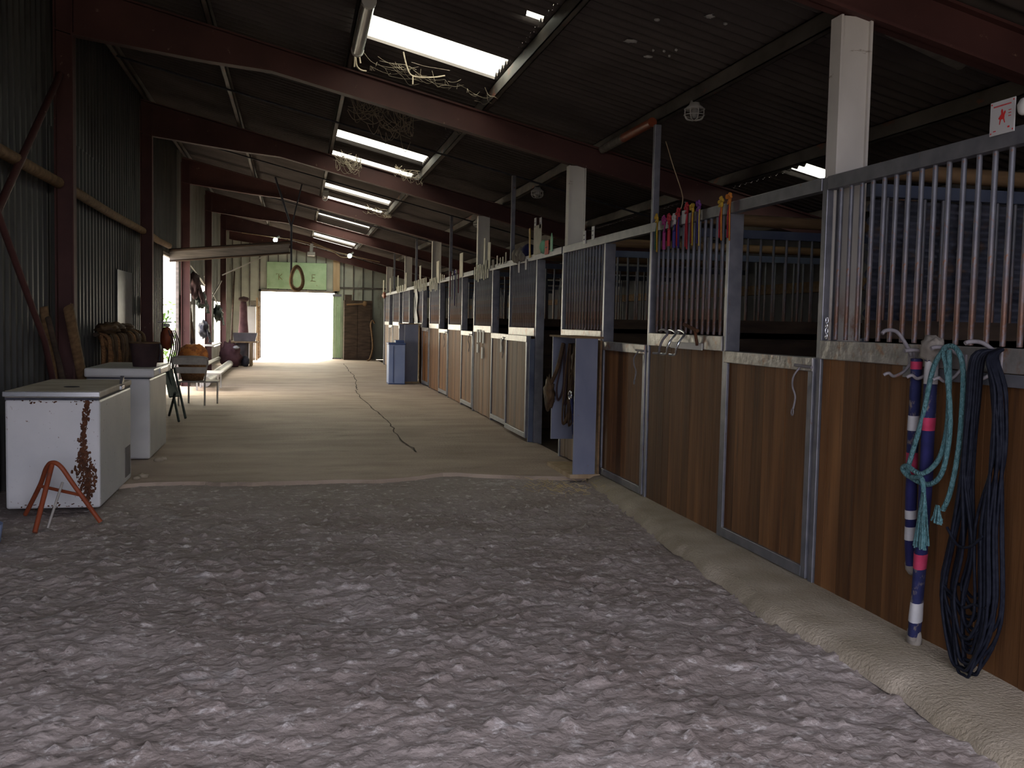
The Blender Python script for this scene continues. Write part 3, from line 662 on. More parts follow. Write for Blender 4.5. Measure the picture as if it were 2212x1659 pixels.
# hooks on the second panel
m = MB(); m.box(2.866, 6.55, 1.325, 2.874, 7.15, 1.375, bev=.002); tag(m.build('hook_plate', 'white_plastic'), 'small whitish plate under the rail of the panel below the ribbons', 'plate')
for k, y in enumerate([7.10, 6.94, 6.76]):
    m = MB(); x = 2.87
    m.tube(smooth([(x-.01, y+.28, 1.455), (x-.04, y+.12, 1.465), (x-.05, y, 1.44), (x-.10, y-.03, 1.39), (x-.12, y-.02, 1.33), (x-.10, y+.05, 1.285), (x-.12, y+.12, 1.28)], 6), .0095, 7)
    tag(m.build('halter_hook', 'chrome' if k else 'hook_grey'), 'bent metal hook on the panel below the ribbons, %s of three' % ['left one', 'middle one', 'right one'][k], 'hook', 'hooks below the ribbons')
m = MB(); m.tube([(2.86, 6.62, 1.36), (2.83, 6.60, 1.47)], .012, 6); m.tube([(2.82, 6.78, 1.51), (2.83, 6.55, 1.465)], .014, 6); tag(m.build('hammer', ['rust']), 'small rusty hammer resting on the rail right of the hooks', 'hammer')
# chain scrap at the near panel's rail
m = MB()
for k in range(4): m.tube([(2.86+.0, 4.86+.008*math.cos(a)*(k % 2), 1.545-.028*k+.018*math.sin(a)) if k % 2 else (2.86+.008*math.cos(a), 4.86, 1.545-.028*k+.018*math.sin(a)) for a in np.linspace(0, 6.28, 10)], .0035, 5)
tag(m.build('chain', 'chrome'), 'short steel chain at the foot of the bars beside the near white pillar', 'chain')

# prize ribbons on the top rail
def rosette(y, zt, zb, top, tails, label):
    t = thing('prize_ribbon', label, 'ribbon', (2.86, y, zt), 'prize ribbons on the rail')
    m = MB(); r = random.Random(int(y*100)); x = 2.862
    for k in range(7):
        a = 2*math.pi*k/7+r.random(); rr = .018+.012*r.random()
        m.tube(smooth([(x, y, zt-.03), (x-.012, y+math.cos(a)*rr, zt-.03+math.sin(a)*rr*1.2), (x-.008, y+math.cos(a+.5)*rr*1.3, zt-.03+math.sin(a+.5)*rr*1.6), (x, y, zt-.03)], 4), .009, 6, flat=.5)
    m.build('bow', 'ribbon_'+top, t)
    for k, c in enumerate(tails):
        dy = (k-(len(tails)-1)/2)*.026
        m = MB(); m.tube(smooth([(x, y, zt-.05), (x-.006, y+dy*.8, zt-.12), (x-.004, y+dy+.006, (zt+zb)/2), (x-.006, y+dy*1.3-.004, zb+.02*k)], 5), .014, 6, flat=.25)
        m.build('tail', 'ribbon_'+c, t)
R_ = [(7.50, 2.39, 2.09, 'yellow', ['yellow', 'green'], 'yellow topped ribbon with dark green tail, beside the thin post'), (7.33, 2.36, 2.10, 'magenta', ['magenta'], 'magenta prize ribbon near the left end of the row'),
      (7.23, 2.37, 2.12, 'red', ['red'], 'narrow red prize ribbon right of the magenta one'), (7.12, 2.35, 2.10, 'white', ['blue'], 'white topped ribbon with a dark blue tail'),
      (7.05, 2.39, 2.09, 'red', ['blue', 'red'], 'red bow ribbon with blue and red tails in the middle of the row'), (6.88, 2.40, 2.07, 'red', ['red', 'red'], 'broad bright red prize ribbon with two tails'),
      (6.78, 2.40, 2.09, 'yellow', ['yellow', 'darkred'], 'yellow loop ribbon with a dark red tail beside it'), (6.66, 2.40, 2.08, 'purple', ['paleyellow', 'blue'], 'purple ribbon with long pale yellow and blue tails'),
      (6.28, 2.39, 2.09, 'yellow', ['orange', 'red'], 'yellow and red ribbon, left one of the pair by the steel jamb'), (6.15, 2.40, 2.08, 'orange', ['orange', 'red'], 'orange and red ribbon, right one of the pair by the steel jamb')]
for a in R_: rosette(*a)
def card(y, z0, z1, wd, ma, label, group=None, tilt=0, name='prize_tag', lines=0):
    m = MB(); zc = (z0+z1)/2
    for q in ['main']:
        m.box(2.866, y-wd/2, z0, 2.874, y+wd/2, z1)
        for i in range(lines): m.box(2.8645, y-wd*.3, z1-(i+1)*(z1-z0)/(lines+1)-.006, 2.866, y+wd*.3, z1-(i+1)*(z1-z0)/(lines+1)+.006, 1)
    if tilt:
        for i, p in enumerate(m.v):
            dy, dz = p[1]-y, p[2]-z0; m.v[i] = (p[0], y+dy*math.cos(tilt)-dz*math.sin(tilt), z0+dy*math.sin(tilt)+dz*math.cos(tilt))
    return tag(m.build(name, [ma, 'ink']), label, 'tag', group)
card(7.17, 2.28, 2.37, .04, 'white_card', 'plain white tag among the coloured prize ribbons', name='prize_tag')
card(6.97, 2.27, 2.37, .07, 'white_card', 'wide whitish tag left of the broad red ribbon')
card(9.57, 2.31, 2.44, .075, 'white_card', 'white tag on the rail, nearer the second white pillar', 'white tags by the second pillar', lines=2)
card(9.28, 2.33, 2.46, .075, 'white_card', 'white tag on the rail, right of its twin beside the second pillar', 'white tags by the second pillar', lines=2)
card(11.10, 2.30, 2.46, .14, 'red_card', 'red card with white print clipped on the rail', lines=1)
m = MB(); m.prism([(10.84, 2.32), (10.92, 2.32), (10.925, 2.45), (10.88, 2.53), (10.845, 2.45)], 'x', 2.866, 2.876); tag(m.build('prize_tag', 'green_clip'), 'slim pointed green tag right of the red card', 'tag')
card(11.55, 2.33, 2.68, .36, 'cream_card', 'large cream certificate standing on the rail with two tags clipped to it', lines=0, name='certificate')
card(11.68, 2.66, 2.78, .085, 'white_card', 'white tag clipped to the upper left corner of the cream certificate', lines=1)
card(11.42, 2.63, 2.76, .085, 'white_card', 'white tag clipped to the upper right corner of the cream certificate', lines=1)
card(11.93, 2.31, 2.68, .06, 'ribbon_yellow', 'yellow ribbon strip standing left of the cream certificate', tilt=-.1, name='yellow_strip')
m = MB(); m.blob((2.93, 12.25, 2.42), (.09, .14, .09), 2, .15); tag(m.build('riding_cap', 'navy_clean'), 'dark blue riding cap resting on the rail left of the certificate', 'cap')
m = MB(); m.blob((2.88, 11.28, 2.40), (.05, .05, .08), 2, .15); tag(m.build('glass_trinket', 'green_clip'), 'rounded dark green trinket on the rail between certificate and red card', 'ornament')
m = MB()
for q, (a, b) in enumerate([(12.75, 2.38), (12.6, 2.36), (12.45, 2.39), (12.3, 2.37)]): m.blob((2.87, a, b), (.05, .09, .09), q, .4, n=2)
tag(m.build('cloth_bundle', 'beige_cloth'), 'grey beige cloth toy bundle draped over the rail beside the thin post', 'cloth')
r = random.Random(9)
def pegs(spots, label, group, ma='cream_card', up=True):
    for y, z0, z1, wd in spots: card(y, z0, z1, wd, ma, label, group, tilt=r.uniform(-.06, .06))
pegs([(12.52, 2.15, 2.30, .07), (12.12, 2.17, 2.30, .07)], 'small white tag hanging below the cloth bundle', 'tags below the cloth bundle', 'white_card')
pegs([(13.35, 2.32, 2.47, .06), (13.55, 2.32, 2.42, .05), (13.72, 2.32, 2.42, .05), (13.95, 2.32, 2.46, .06)], 'small pale tag upright on the rail left of the thin post', 'tags left of the second thin post')
card(14.58, 2.30, 2.70, .20, 'cream_card', 'tall pale tag standing on the rail right of the third white pillar', 'tall tags by the third pillar', tilt=.06)
card(14.95, 2.30, 2.79, .12, 'cream_card', 'tallest narrow tag leaning on the rail right of the third white pillar', 'tall tags by the third pillar', tilt=.05)
card(14.25, 2.30, 2.42, .14, 'beige_cloth', 'grey rag lying over the rail between tags', None, name='rag')
pegs([(15.75-.16*i, 2.16+r.uniform(-.03, .03), 2.40+r.uniform(-.02, .05), .07) for i in range(8)], 'small pale tag in the cluster hanging over the rail beside the third pillar', 'tags by the third pillar')
card(17.1, 2.28, 2.70, .34, 'cream_card', 'wide cream plaque standing alone on the rail between third and fourth pillar', name='plaque')
for y, c, zb in [(18.25, 'darkred', 1.95), (17.95, 'white', 1.9), (17.7, 'blue', 1.78), (17.55, 'white', 1.75), (17.3, 'darkred', 2.0)]:
    rosette(y, 2.42, zb, c, [c], 'long %s ribbon hanging from the rail beside the third thin post' % {'darkred': 'dark red', 'white': 'white', 'blue': 'blue'}[c])
card(20.0, 2.28, 2.72, .36, 'cream_card', 'tall cream plaque on the rail right of the fourth white pillar', name='plaque')
pegs([(19.6, 2.3, 2.45, .1), (19.35, 2.3, 2.42, .1), (19.1, 2.3, 2.4, .1)], 'small pale tag right of the tall cream plaque', 'tags right of the plaque')
pegs([(21.2-.22*i, 2.14+r.uniform(-.03, .03), 2.40, .09) for i in range(6)], 'small pale tag hanging over the rail at the fourth pillar', 'tags at the fourth pillar')
pegs([(24.0-.27*i, 2.20+r.uniform(-.03, .03), 2.46, .12) for i in range(9)], 'small pale tag in the far row on the rail above the tall locker', 'tags above the far locker')
card(22.9, 2.3, 2.78, .3, 'cream_card', 'tall pale plaque on the rail above the blue bin', name='plaque')
card(25.9, 2.3, 2.75, .25, 'cream_card', 'brownish tall plaque on the rail at the fifth pillar', name='plaque')
pegs([(28.2-.5*i, 2.28, 2.45, .3) for i in range(5)], 'pale tag in the farthest bunch on the rail', 'farthest tags')
card(27.95, 2.3, 2.76, .3, 'cream_card', 'tall pale plaque in the farthest bunch of tags', name='plaque')
card(30.3, 2.3, 2.78, .3, 'cream_card', 'tall thin plaque on the rail, second from the far end', name='plaque')
card(32.6, 2.3, 2.80, .35, 'cream_card', 'tall thin plaque at the very far end of the rail', name='plaque')
m = MB(); m.blob((2.86, 32.2, 2.30), (.06, .3, .10), 2, .4); tag(m.build('orange_rosette', 'orange_paint'), 'small orange rosette at the far end of the stall rail', 'ribbon')
for k, (y, z0, z1) in enumerate([(15.40, 1.16, 1.37), (15.17, 1.17, 1.37), (14.93, 1.16, 1.36), (15.40, 1.0, 1.14), (15.0, .92, 1.10), (13.56, 1.07, 1.27)]):  # thin plain white plates set on the stall boards
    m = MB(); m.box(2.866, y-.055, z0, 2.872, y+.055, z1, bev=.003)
    tag(m.build('white_mark', 'white_card'), 'small white mark on the stall boards' if k < 5 else 'lone white mark on the half door beyond the slid-open door', 'mark', 'white marks on the boards' if k < 5 else None)
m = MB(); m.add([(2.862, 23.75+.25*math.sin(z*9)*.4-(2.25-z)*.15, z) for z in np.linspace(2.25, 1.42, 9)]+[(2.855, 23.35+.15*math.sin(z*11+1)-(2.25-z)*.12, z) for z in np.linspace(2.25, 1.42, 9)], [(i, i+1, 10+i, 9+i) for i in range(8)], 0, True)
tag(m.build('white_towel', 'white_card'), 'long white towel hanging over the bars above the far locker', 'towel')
# enamel sign on the near top rail
sg = thing('enamel_sign', 'white square sign with red horse and rider emblem on the nearest top rail', 'sign', (2.87, 3.57, 2.39))
m = MB(); m.box(2.868, 3.50, 2.325, 2.874, 3.645, 2.465, bev=.002); m.build('plate', 'white_card', sg)
m = MB(); xx = 2.8668
def S(y, z): return (xx, 3.57-y, 2.395+z)
body = [(-.018, .002), (-.008, .012), (.004, .010), (.010, .022), (.018, .024), (.020, .016), (.014, .006), (.013, -.008), (.019, -.026), (.014, -.026), (.006, -.010), (-.006, -.010), (-.012, -.030), (-.017, -.030), (-.014, -.010), (-.024, -.004)]
rider = [(-.006, .010), (-.009, .026), (-.004, .034), (.002, .030), (.004, .020), (.006, .010)]
for poly in (body, rider): m.add([S(a, b) for a, b in poly], [tuple(range(len(poly)))])
for a, b in [(-.064, .060), (.064, .060), (-.064, -.060), (.064, -.060)]: m.box(xx-.001, 3.57-a-.003, 2.395+b-.003, xx, 3.57-a+.003, 2.395+b+.003)
for i in range(14): m.box(xx-.0005, 3.57-(-.05+.0075*i)-.002, 2.395+.045, xx, 3.57-(-.05+.0075*i)+.003, 2.395+.051)
for q in range(3): m.box(xx-.0005, 3.57-.052, 2.395+.02-.012*q, xx, 3.57-.036, 2.395+.023-.012*q)
m.box(xx-.0005, 3.57-.046, 2.345, xx, 3.57-.034, 2.352); m.box(xx-.0005, 3.57+.034, 2.340, xx, 3.57+.05, 2.344)
m.build('emblem', 'red_ink', sg)
m = MB(); m.blob((2.86, 3.44, 2.41), (.02, .03, .035), 1, .1); tag(m.build('lamp_knob', 'white_plastic'), 'round white knob at the picture edge beside the enamel sign', 'knob')

# ---------------------------------------------------------------- left side: freezers and what stands by them
f1 = thing('chest_freezer', 'rusty white chest freezer with a metal edged lid in the left foreground', 'freezer', (-1.76, 8.55, 0), 'chest freezers')
m = MB(); m.box(-2.09, 7.8, .03, -1.43, 9.22, .85, bev=.018)
m.build('body', 'freezer_white', f1)
m = MB()    # the rust run down the front, standing proud as flaking scale
rr = random.Random(3)
for k in range(900):
    t = rr.random(); z = .84-.76*t if k % 3 else max(.07, rr.gauss(.30, .10)); wdt = .010+.028*math.exp(-((z-.30)/.15)**2)
    a = rr.gauss(0, 1)*wdt; s_ = rr.uniform(.002, .010)
    x = -1.535+a+.015*math.sin(z*9); 
    if x > -1.45: continue
    m.blob((x, 7.7985, max(.05, z)), (s_, .0022, s_*rr.uniform(.8, 2.2)), k, .5, n=1)
for k in range(60):
    x = -2.07+.62*rr.random(); m.blob((x, 7.7985, rr.choice([.835, .05])+rr.gauss(0, .012)), (rr.uniform(.003, .01), .002, rr.uniform(.003, .007)), k, .5, n=1)
tag(m.build('rust_streak', 'rust', f1), kind='stuff')
m = MB(); m.box(-2.095, 7.79, .865, -1.425, 9.23, .915, bev=.012); m.build('lid', 'freezer_lid', f1)
m = MB(); m.box(-2.10, 7.778, .872, -1.428, 7.792, .912, bev=.004); m.box(-2.10, 7.776, .885, -1.43, 7.779, .888); m.build('lid_trim', 'chrome', f1)
m = MB(); m.box(-2.085, 7.79, .848, -1.435, 9.22, .866); m.build('gasket', 'dark_rubber', f1)
m = MB(); m.box(-1.435, 8.62, .868, -1.405, 8.74, .90, bev=.004); m.add([(-1.41, 8.64, .915), (-1.41, 8.74, .915), (-1.40, 8.69, .98), (-1.43, 8.69, .98), (-1.43, 8.64, .915), (-1.43, 8.74, .915)], [(0, 1, 2), (3, 5, 4), (0, 2, 3, 4), (1, 5, 3, 2)]); m.build('latch', 'chrome', f1)
m = MB(); m.lathe([(0, .918), (.055, .919), (.06, .916)], -1.72, 8.25, 16); m.build('lid_stain', 'dark_rubber', f1)
m = MB(); m.box(-1.433, 8.9, .08, -1.427, 9.16, .34); m.build('vent_panel', 'grey_plastic', f1)
f2 = thing('chest_freezer', 'cleaner white chest freezer carrying a dark basket, behind the rusty one', 'freezer', (-1.73, 11.0, 0), 'chest freezers')
m = MB(); m.box(-2.04, 10.4, .03, -1.43, 11.68, .85, bev=.02); m.build('body', 'freezer_clean', f2)
m = MB(); m.box(-2.05, 10.37, .862, -1.385, 11.70, .955, bev=.02); m.build('lid', 'freezer_clean', f2)
m = MB(); m.box(-2.03, 10.41, .845, -1.44, 11.67, .864); m.build('gasket', 'dark_rubber', f2)
m = MB(); m.box(-1.385, 10.75, .88, -1.37, 11.35, .94, bev=.006); m.build('handle', 'chrome', f2)
bk = thing('dark_basket', 'dark basket standing on the lid of the cleaner freezer', 'basket', (-1.52, 10.75, .955))
m = MB(); m.lathe([(0, .957), (.115, .957), (.15, 1.20), (.155, 1.20), (.155, 1.21), (.14, 1.205), (.11, .99), (0, .99)], -1.53, 10.75, 24); m.build('body', 'dark_cloth', bk)
m = MB(); m.tube([(-1.53+.152*math.cos(a), 10.75+.152*math.sin(a), 1.205) for a in np.linspace(0, 6.283, 24)], .009, 6); m.build('rim', 'brown_leather', bk)
m = MB(); m.tube(smooth([(-1.38, 10.75, 1.2), (-1.37, 10.72, 1.1), (-1.375, 10.68, 1.02)]), .006, 5); m.build('handle', 'dark_rubber', bk)
# stones beside the freezers
for k, (x, y, s_) in enumerate([(-1.34, 10.33, .035), (-1.30, 10.42, .028), (-1.34, 9.3, .035), (-1.38, 9.2, .025)]):
    m = MB(); m.blob((x, y, .03), (s_*1.4, s_, s_*.8), k, .5, n=2, flatz=.005); tag(m.build('stone', 'kerb_concrete'), 'small stone lying at the corner of the %s freezer' % ('cleaner' if k < 2 else 'rusty'), 'stone', 'stones by the freezers')
m = MB(); m.lathe([(0, .0), (.10, .0), (.13, .14), (.135, .14), (.12, .02), (0, .02)], -1.955, 6.72, 18); tag(m.build('feed_bowl', 'blue_bin'), 'pale blue feed bowl on the dirt at the very left edge of the picture', 'bowl')
# orange trestle
tr = thing('orange_trestle', 'orange tubular trestle with arched top in front of the rusty freezer', 'trestle', (-1.65, 7.35, 0))
m = MB(); m.tube(smooth([(-1.93, 7.70, .01), (-1.78, 7.5, .26), (-1.71, 7.38, .40), (-1.66, 7.33, .445), (-1.60, 7.31, .42), (-1.52, 7.32, .29), (-1.35, 7.36, .01)], 6), .0165, 10); m.build('arch', 'orange_paint', tr)
m = MB(); m.tube([(-1.66, 7.32, .43), (-1.71, 7.05, .01)], .017, 10); m.build('leg', 'orange_paint', tr)
m = MB(); m.tube([(-1.60, 7.36, .30), (-1.66, 7.18, .01)], .009, 8); m.build('leg', 'chair_metal', tr)
m = MB(); m.tube([(-1.79, 7.5, .255), (-1.47, 7.33, .21)], .012, 8); m.build('crossbar', 'orange_paint', tr)
# heap of ropes and halters hanging on the wall behind the freezers
m = MB(); m.tube([(-2.2, 11.75, 1.26), (-2.2, 14.6, 1.26)], .025, 8); tag(m.build('hanging_rail', 'dark_wood'), 'dark wooden rail on the left wall carrying brown tack', 'rail')
rr = random.Random(5)
for k in range(14):
    y = 11.9+.19*k; zb = rr.uniform(.55, .95); m = MB()
    for q in range(3):
        yy = y+rr.uniform(-.06, .06); x = -2.16+rr.uniform(0, .10)
        m.tube(smooth([(-2.2, yy, 1.282), (x, yy-.04, 1.22), (x+.02, yy-.07, 1.0), (x, yy-.02, zb), (x-.01, yy+.06, zb+.05), (x+.01, yy+.05, 1.05), (-2.2, yy+.01, 1.282)], 4), .024, 6, flat=.5)
    tag(m.build('halter', 'brown_leather' if k % 3 else 'wicker'), 'brown halter hanging in the bundle on the wall rail behind the freezers', 'halter', 'halters on the wall rail')
m = MB(); m.blob((-2.12, 12.0, 1.33), (.12, .22, .06), 3, .5); m.blob((-2.14, 12.5, 1.34), (.12, .35, .06), 4, .5)
m.blob((-2.14, 13.2, 1.33), (.12, .35, .05), 8, .5)
tag(m.build('saddle_blanket', 'brown_leather'), 'rumpled brown blanket thrown over the rail of halters', 'blanket')
m = MB(); m.box(-2.345, 14.0, .0, -2.335, 15.2, 2.1, bev=.003); tag(m.build('metal_sheet', 'galvanised'), 'pale flat metal sheet leaning on the left wall before the second column', 'sheet')
# red sprayer and dark clothes beyond the second column
rs = thing('red_sprayer', 'red knapsack sprayer hung with dark straps by the side doorway', 'sprayer', (-2.1, 16.9, .9))
m = MB(); m.blob((-2.06, 16.9, 1.12), (.10, .13, .19), 3, .2); m.build('tank', 'orange_paint', rs)
m = MB(); m.tube([(-2.2, 16.9, 1.38), (-1.98, 16.9, 1.38)], .012, 6); m.lathe([(0, 1.30), (.05, 1.30), (.05, 1.36), (0, 1.36)], -2.06, 16.9, 12); m.build('cap', 'white_plastic', rs)
m = MB()
for q in range(5): m.tube(smooth([(-2.02+.02*q, 16.82+.03*q, 1.25), (-1.97+.03*q, 16.8, 1.0), (-2.03+.03*q, 16.85, .7), (-2.0+.02*q, 16.9, .42+.04*q)], 5), .014, 6, flat=.5)
m.build('strap', 'dark_cloth', rs)
m = MB(); m.blob((-2.27, 17.1, .70), (.13, .16, .34), 6, .35); tag(m.build('dark_coat', 'dark_cloth'), 'dark coat hanging under the red sprayer', 'coat')
m = MB(); m.blob((-2.32, 16.6, 1.62), (.09, .12, .15), 9, .3); tag(m.build('dark_hat', 'dark_rubber'), 'dark hat hung above the red sprayer', 'hat')
# folded stool
fs = thing('folding_stool', 'dark green folding stool standing beside the cleaner freezer', 'stool', (-1.65, 14.5, 0))
for (a, b) in [((-1.80, 14.9, .72), (-1.56, 14.1, .03)), ((-1.72, 15.0, .72), (-1.52, 14.55, .03)), ((-1.62, 14.2, .42), (-1.79, 14.95, .03))]:
    m = MB(); m.tube([a, b], .018, 6); m.build('leg', 'green_black', fs)
m = MB(); m.add([(-1.86, 14.85, .70), (-1.76, 14.95, .72), (-1.60, 14.5, .36), (-1.72, 14.3, .36), (-1.85, 14.87, .68), (-1.75, 14.97, .70), (-1.59, 14.52, .34), (-1.71, 14.32, .34)], [(0, 1, 2, 3), (4, 7, 6, 5), (0, 4, 5, 1), (1, 5, 6, 2), (2, 6, 7, 3), (3, 7, 4, 0)]); m.build('seat', 'green_black', fs)
# metal chair with basket and orange bag
ch = thing('metal_chair', 'grey metal chair with slatted back holding a wicker basket', 'chair', (-1.65, 16.9, 0))
def chleg(x, y, top):
    m = MB(); m.tube([(x, y, .02), (x, y, top)], .015, 8); m.build('leg', 'chair_metal', ch)
chleg(-1.44, 16.68, .42); chleg(-1.27, 17.08, .42); chleg(-1.86, 16.75, .42); chleg(-1.74, 17.15, .42)
m = MB(); m.box(-1.88, 16.66, .40, -1.24, 17.14, .425, bev=.008); m.build('seat', 'chair_metal', ch)
m = MB()
m.tube(smooth([(-1.86, 16.66, .42), (-1.91, 16.60, .62), (-1.94, 16.56, .76), (-1.90, 16.55, .82), (-1.65, 16.54, .835), (-1.42, 16.55, .82), (-1.385, 16.56, .76), (-1.41, 16.60, .62), (-1.44, 16.66, .42)], 5), .015, 8)
for z0, z1 in [(.70, .82), (.56, .66)]: m.prism([(-1.92+.02*(z0 < .6), z0), (-1.40-.02*(z0 < .6), z0), (-1.40, z1), (-1.92, z1)], 'y', 16.545, 16.56)
m.build('backrest', 'chair_metal', ch)
m = MB(); m.lathe([(0, .43), (.17, .43), (.235, .70), (.225, .70), (.16, .45), (0, .45)], -1.65, 16.88, 22); tag(m.build('wicker_basket', 'wicker'), 'brown wicker basket sitting on the metal chair', 'basket')
m = MB(); m.blob((-1.64, 16.90, .86), (.23, .19, .17), 4, .22); tag(m.build('orange_bag', 'orange_bag'), 'bulging orange and brown sack piled on the chair basket', 'bag')
# trough, tarp, table, tub, drum, coats, fridge
m = MB(); m.tube([(-1.80, 21.0, .13), (-1.83, 29.0, .13)], .105, 16); tag(m.build('white_pipe', 'white_plastic'), 'long thick white pipe lying on the floor along the left wall', 'pipe')
m = MB(); m.tube([(-2.05, 19.9, .38), (-2.1, 28.8, .30)], .05, 10); tag(m.build('grey_pole', 'chair_metal'), 'grey pole resting above the long white pipe', 'pole')
m = MB(); m.box(-1.95, 20.0, .34, -1.42, 21.0, .37); m.box(-1.9, 20.1, .02, -1.87, 20.14, .34); m.box(-1.5, 20.1, .02, -1.47, 20.14, .34); m.box(-1.9, 20.85, .02, -1.87, 20.9, .34); m.box(-1.5, 20.85, .02, -1.47, 20.9, .34)
tag(m.build('low_bench', 'white_plastic'), 'low pale bench standing behind the metal chair', 'bench')
m = MB(); m.blob((-1.85, 29.6, .32), (.30, .35, .42), 5, .35, flatz=.02); tag(m.build('maroon_heap', 'maroon_cloth'), 'maroon heap of rugs lying on the floor left of the table', 'rug')
m = MB(); m.blob((-1.66, 29.3, .60), (.09, .1, .05), 5, .35); tag(m.build('pale_cloth', 'white_cloth'), 'pale cloth lying on top of the maroon heap', 'cloth')
tb = thing('side_table', 'pale wooden table with a grey tub on it near the far left wall', 'table', (-1.45, 30.3, 0))
m = MB(); m.box(-1.85, 30.0, .72, -1.08, 30.7, .76, bev=.005); m.build('tabletop', 'pale_wood', tb)
for x, y in [(-1.28, 30.05), (-1.28, 30.62), (-1.8, 30.05), (-1.8, 30.62)]:
    m = MB(); m.box(x-.04, y-.04, .02, x+.04, y+.04, .72); m.build('leg', 'pale_wood', tb)
m = MB(); m.prism([(-1.76, .762), (-1.16, .762), (-1.10, 1.01), (-1.80, 1.01)], 'y', 30.05, 30.6); tag(m.build('grey_tub', 'grey_plastic'), 'long dark grey tub standing on the pale table', 'tub')
m = MB(); m.lathe([(0, .02), (.19, .02), (.20, .35), (.20, .70), (0, .70)], -1.55, 30.35, 18); tag(m.build('dark_drum', 'grey_plastic'), 'dark drum standing under the pale table', 'drum')
m = MB(); m.blob((-1.42, 29.7, .18), (.12, .14, .17), 6, .2, flatz=.02); tag(m.build('dark_bucket', 'dark_rubber'), 'small dark bucket on the floor before the pale table', 'bucket')
ct = thing('clothes_stand', 'tall stand draped in a maroon coat behind the table', 'stand', (-1.62, 33, 0))
m = MB(); m.tube([(-1.62, 33, .02), (-1.62, 33, 2.1)], .03, 8); m.build('pole', 'dark_wood', ct)
m = MB(); m.lathe([(.0, 2.12), (.07, 2.08), (.12, 1.85), (.13, 1.4), (.17, .9), (.2, .62), (.16, .62)], -1.64, 33, 14); m.build('coat', 'maroon_cloth', ct)
m = MB(); m.blob((-1.63, 32.98, 2.06), (.17, .16, .09), 2, .2); m.build('hat', 'dark_cloth', ct)
fr = thing('tall_fridge', 'white upright fridge standing left of the far doorway', 'fridge', (-1.32, 34, 0))
m = MB(); m.box(-1.66, 34.4, .04, -1.30, 35.0, 1.86, bev=.02); m.build('body', 'freezer_clean', fr)
m = MB(); m.box(-1.65, 34.36, .55, -1.31, 34.4, 1.84, bev=.01); m.build('door', 'freezer_clean', fr); m = MB(); m.box(-1.65, 34.36, .08, -1.31, 34.4, .53, bev=.01); m.build('door', 'freezer_clean', fr)
m = MB(); m.box(-1.5, 34.5, 1.865, -1.2, 34.8, 2.05, bev=.02); tag(m.build('cardboard_box', 'beige_cloth'), 'small beige box on top of the white fridge', 'box')
m = MB(); m.box(-1.29, 34.3, .02, -1.23, 34.35, 2.15); tag(m.build('wooden_post', 'pale_wood'), 'slim pale wooden post standing between fridge and far doorway', 'post')
m = MB(); m.box(-1.40, 35.6, .02, -1.22, 35.7, 2.0); tag(m.build('wooden_board', 'old_wood'), 'brown board standing against the far wall left of the doorway', 'board')
# cabinet right of the far doorway
cb = thing('dark_cabinet', 'large dark wooden cabinet standing right of the far doorway', 'cabinet', (2.2, 35.6, 0))
m = MB(); m.box(1.72, 35.4, .02, 2.72, 36.0, 2.16, bev=.01); m.build('body', 'dark_wood', cb)
for a, b in [(1.74, 2.19), (2.21, 2.66)]:
    m = MB(); m.box(a, 35.375, .1, b, 35.4, 2.0, bev=.005); m.build('door', 'dark_wood', cb)
m = MB(); m.box(1.75, 35.5, 2.165, 2.0, 35.9, 2.36); tag(m.build('dark_box', 'dark_wood'), 'dark box on the left end of the cabinet top', 'box')
m = MB(); m.tube([(1.8, 35.3, 2.0), (2.4, 35.3, 2.04)], .03, 8); m.blob((2.45, 35.3, 2.05), (.09, .05, .09), 1, .2, n=2); tag(m.build('wooden_mallet', 'old_wood'), 'wooden mallet lying across the upper front of the dark cabinet', 'mallet')
m = MB(); m.tube(smooth([(2.76, 34.7, 1.35), (2.68, 34.7, 1.45), (2.62, 34.7, 1.3), (2.66, 34.7, 1.0), (2.7, 34.7, .5), (2.60, 34.7, .1), (2.5, 34.7, .03)], 6), .03, 8)
tag(m.build('straw_broom', 'old_wood'), 'old broom leaning between dark cabinet and stall row', 'broom')
# green board and horse collar over the doorway
gb = thing('green_board', 'green painted board with two rusty marks above the far doorway', 'board', (.07, YE-.1, 2.5))
m = MB(); m.box(-1.0, YE-.10, 2.53, 1.12, YE-.06, 3.50, bev=.01); m.build('board', 'green_paint', gb)
for bx, st in ((-.58, [((0, .12), (0, -.12)), ((0, .0), (.12, .12)), ((0, .02), (.13, -.11)), ((-.10, .10), (-.04, .12))]), (.60, [((0, .12), (0, -.12)), ((0, .12), (.13, .11)), ((0, .01), (.10, 0)), ((0, -.11), (.14, -.13)), ((-.06, -.12), (0, -.10))])):
    m = MB()
    for a, b in st: m.tube([(bx+a[0], YE-.103, 2.96+a[1]), (bx+(a[0]+b[0])/2+.01, YE-.103, 2.96+(a[1]+b[1])/2), (bx+b[0], YE-.103, 2.96+b[1])], [.012, .022, .009], 5, flat=.2)
    m.build('letter', 'faded_brown', gb)
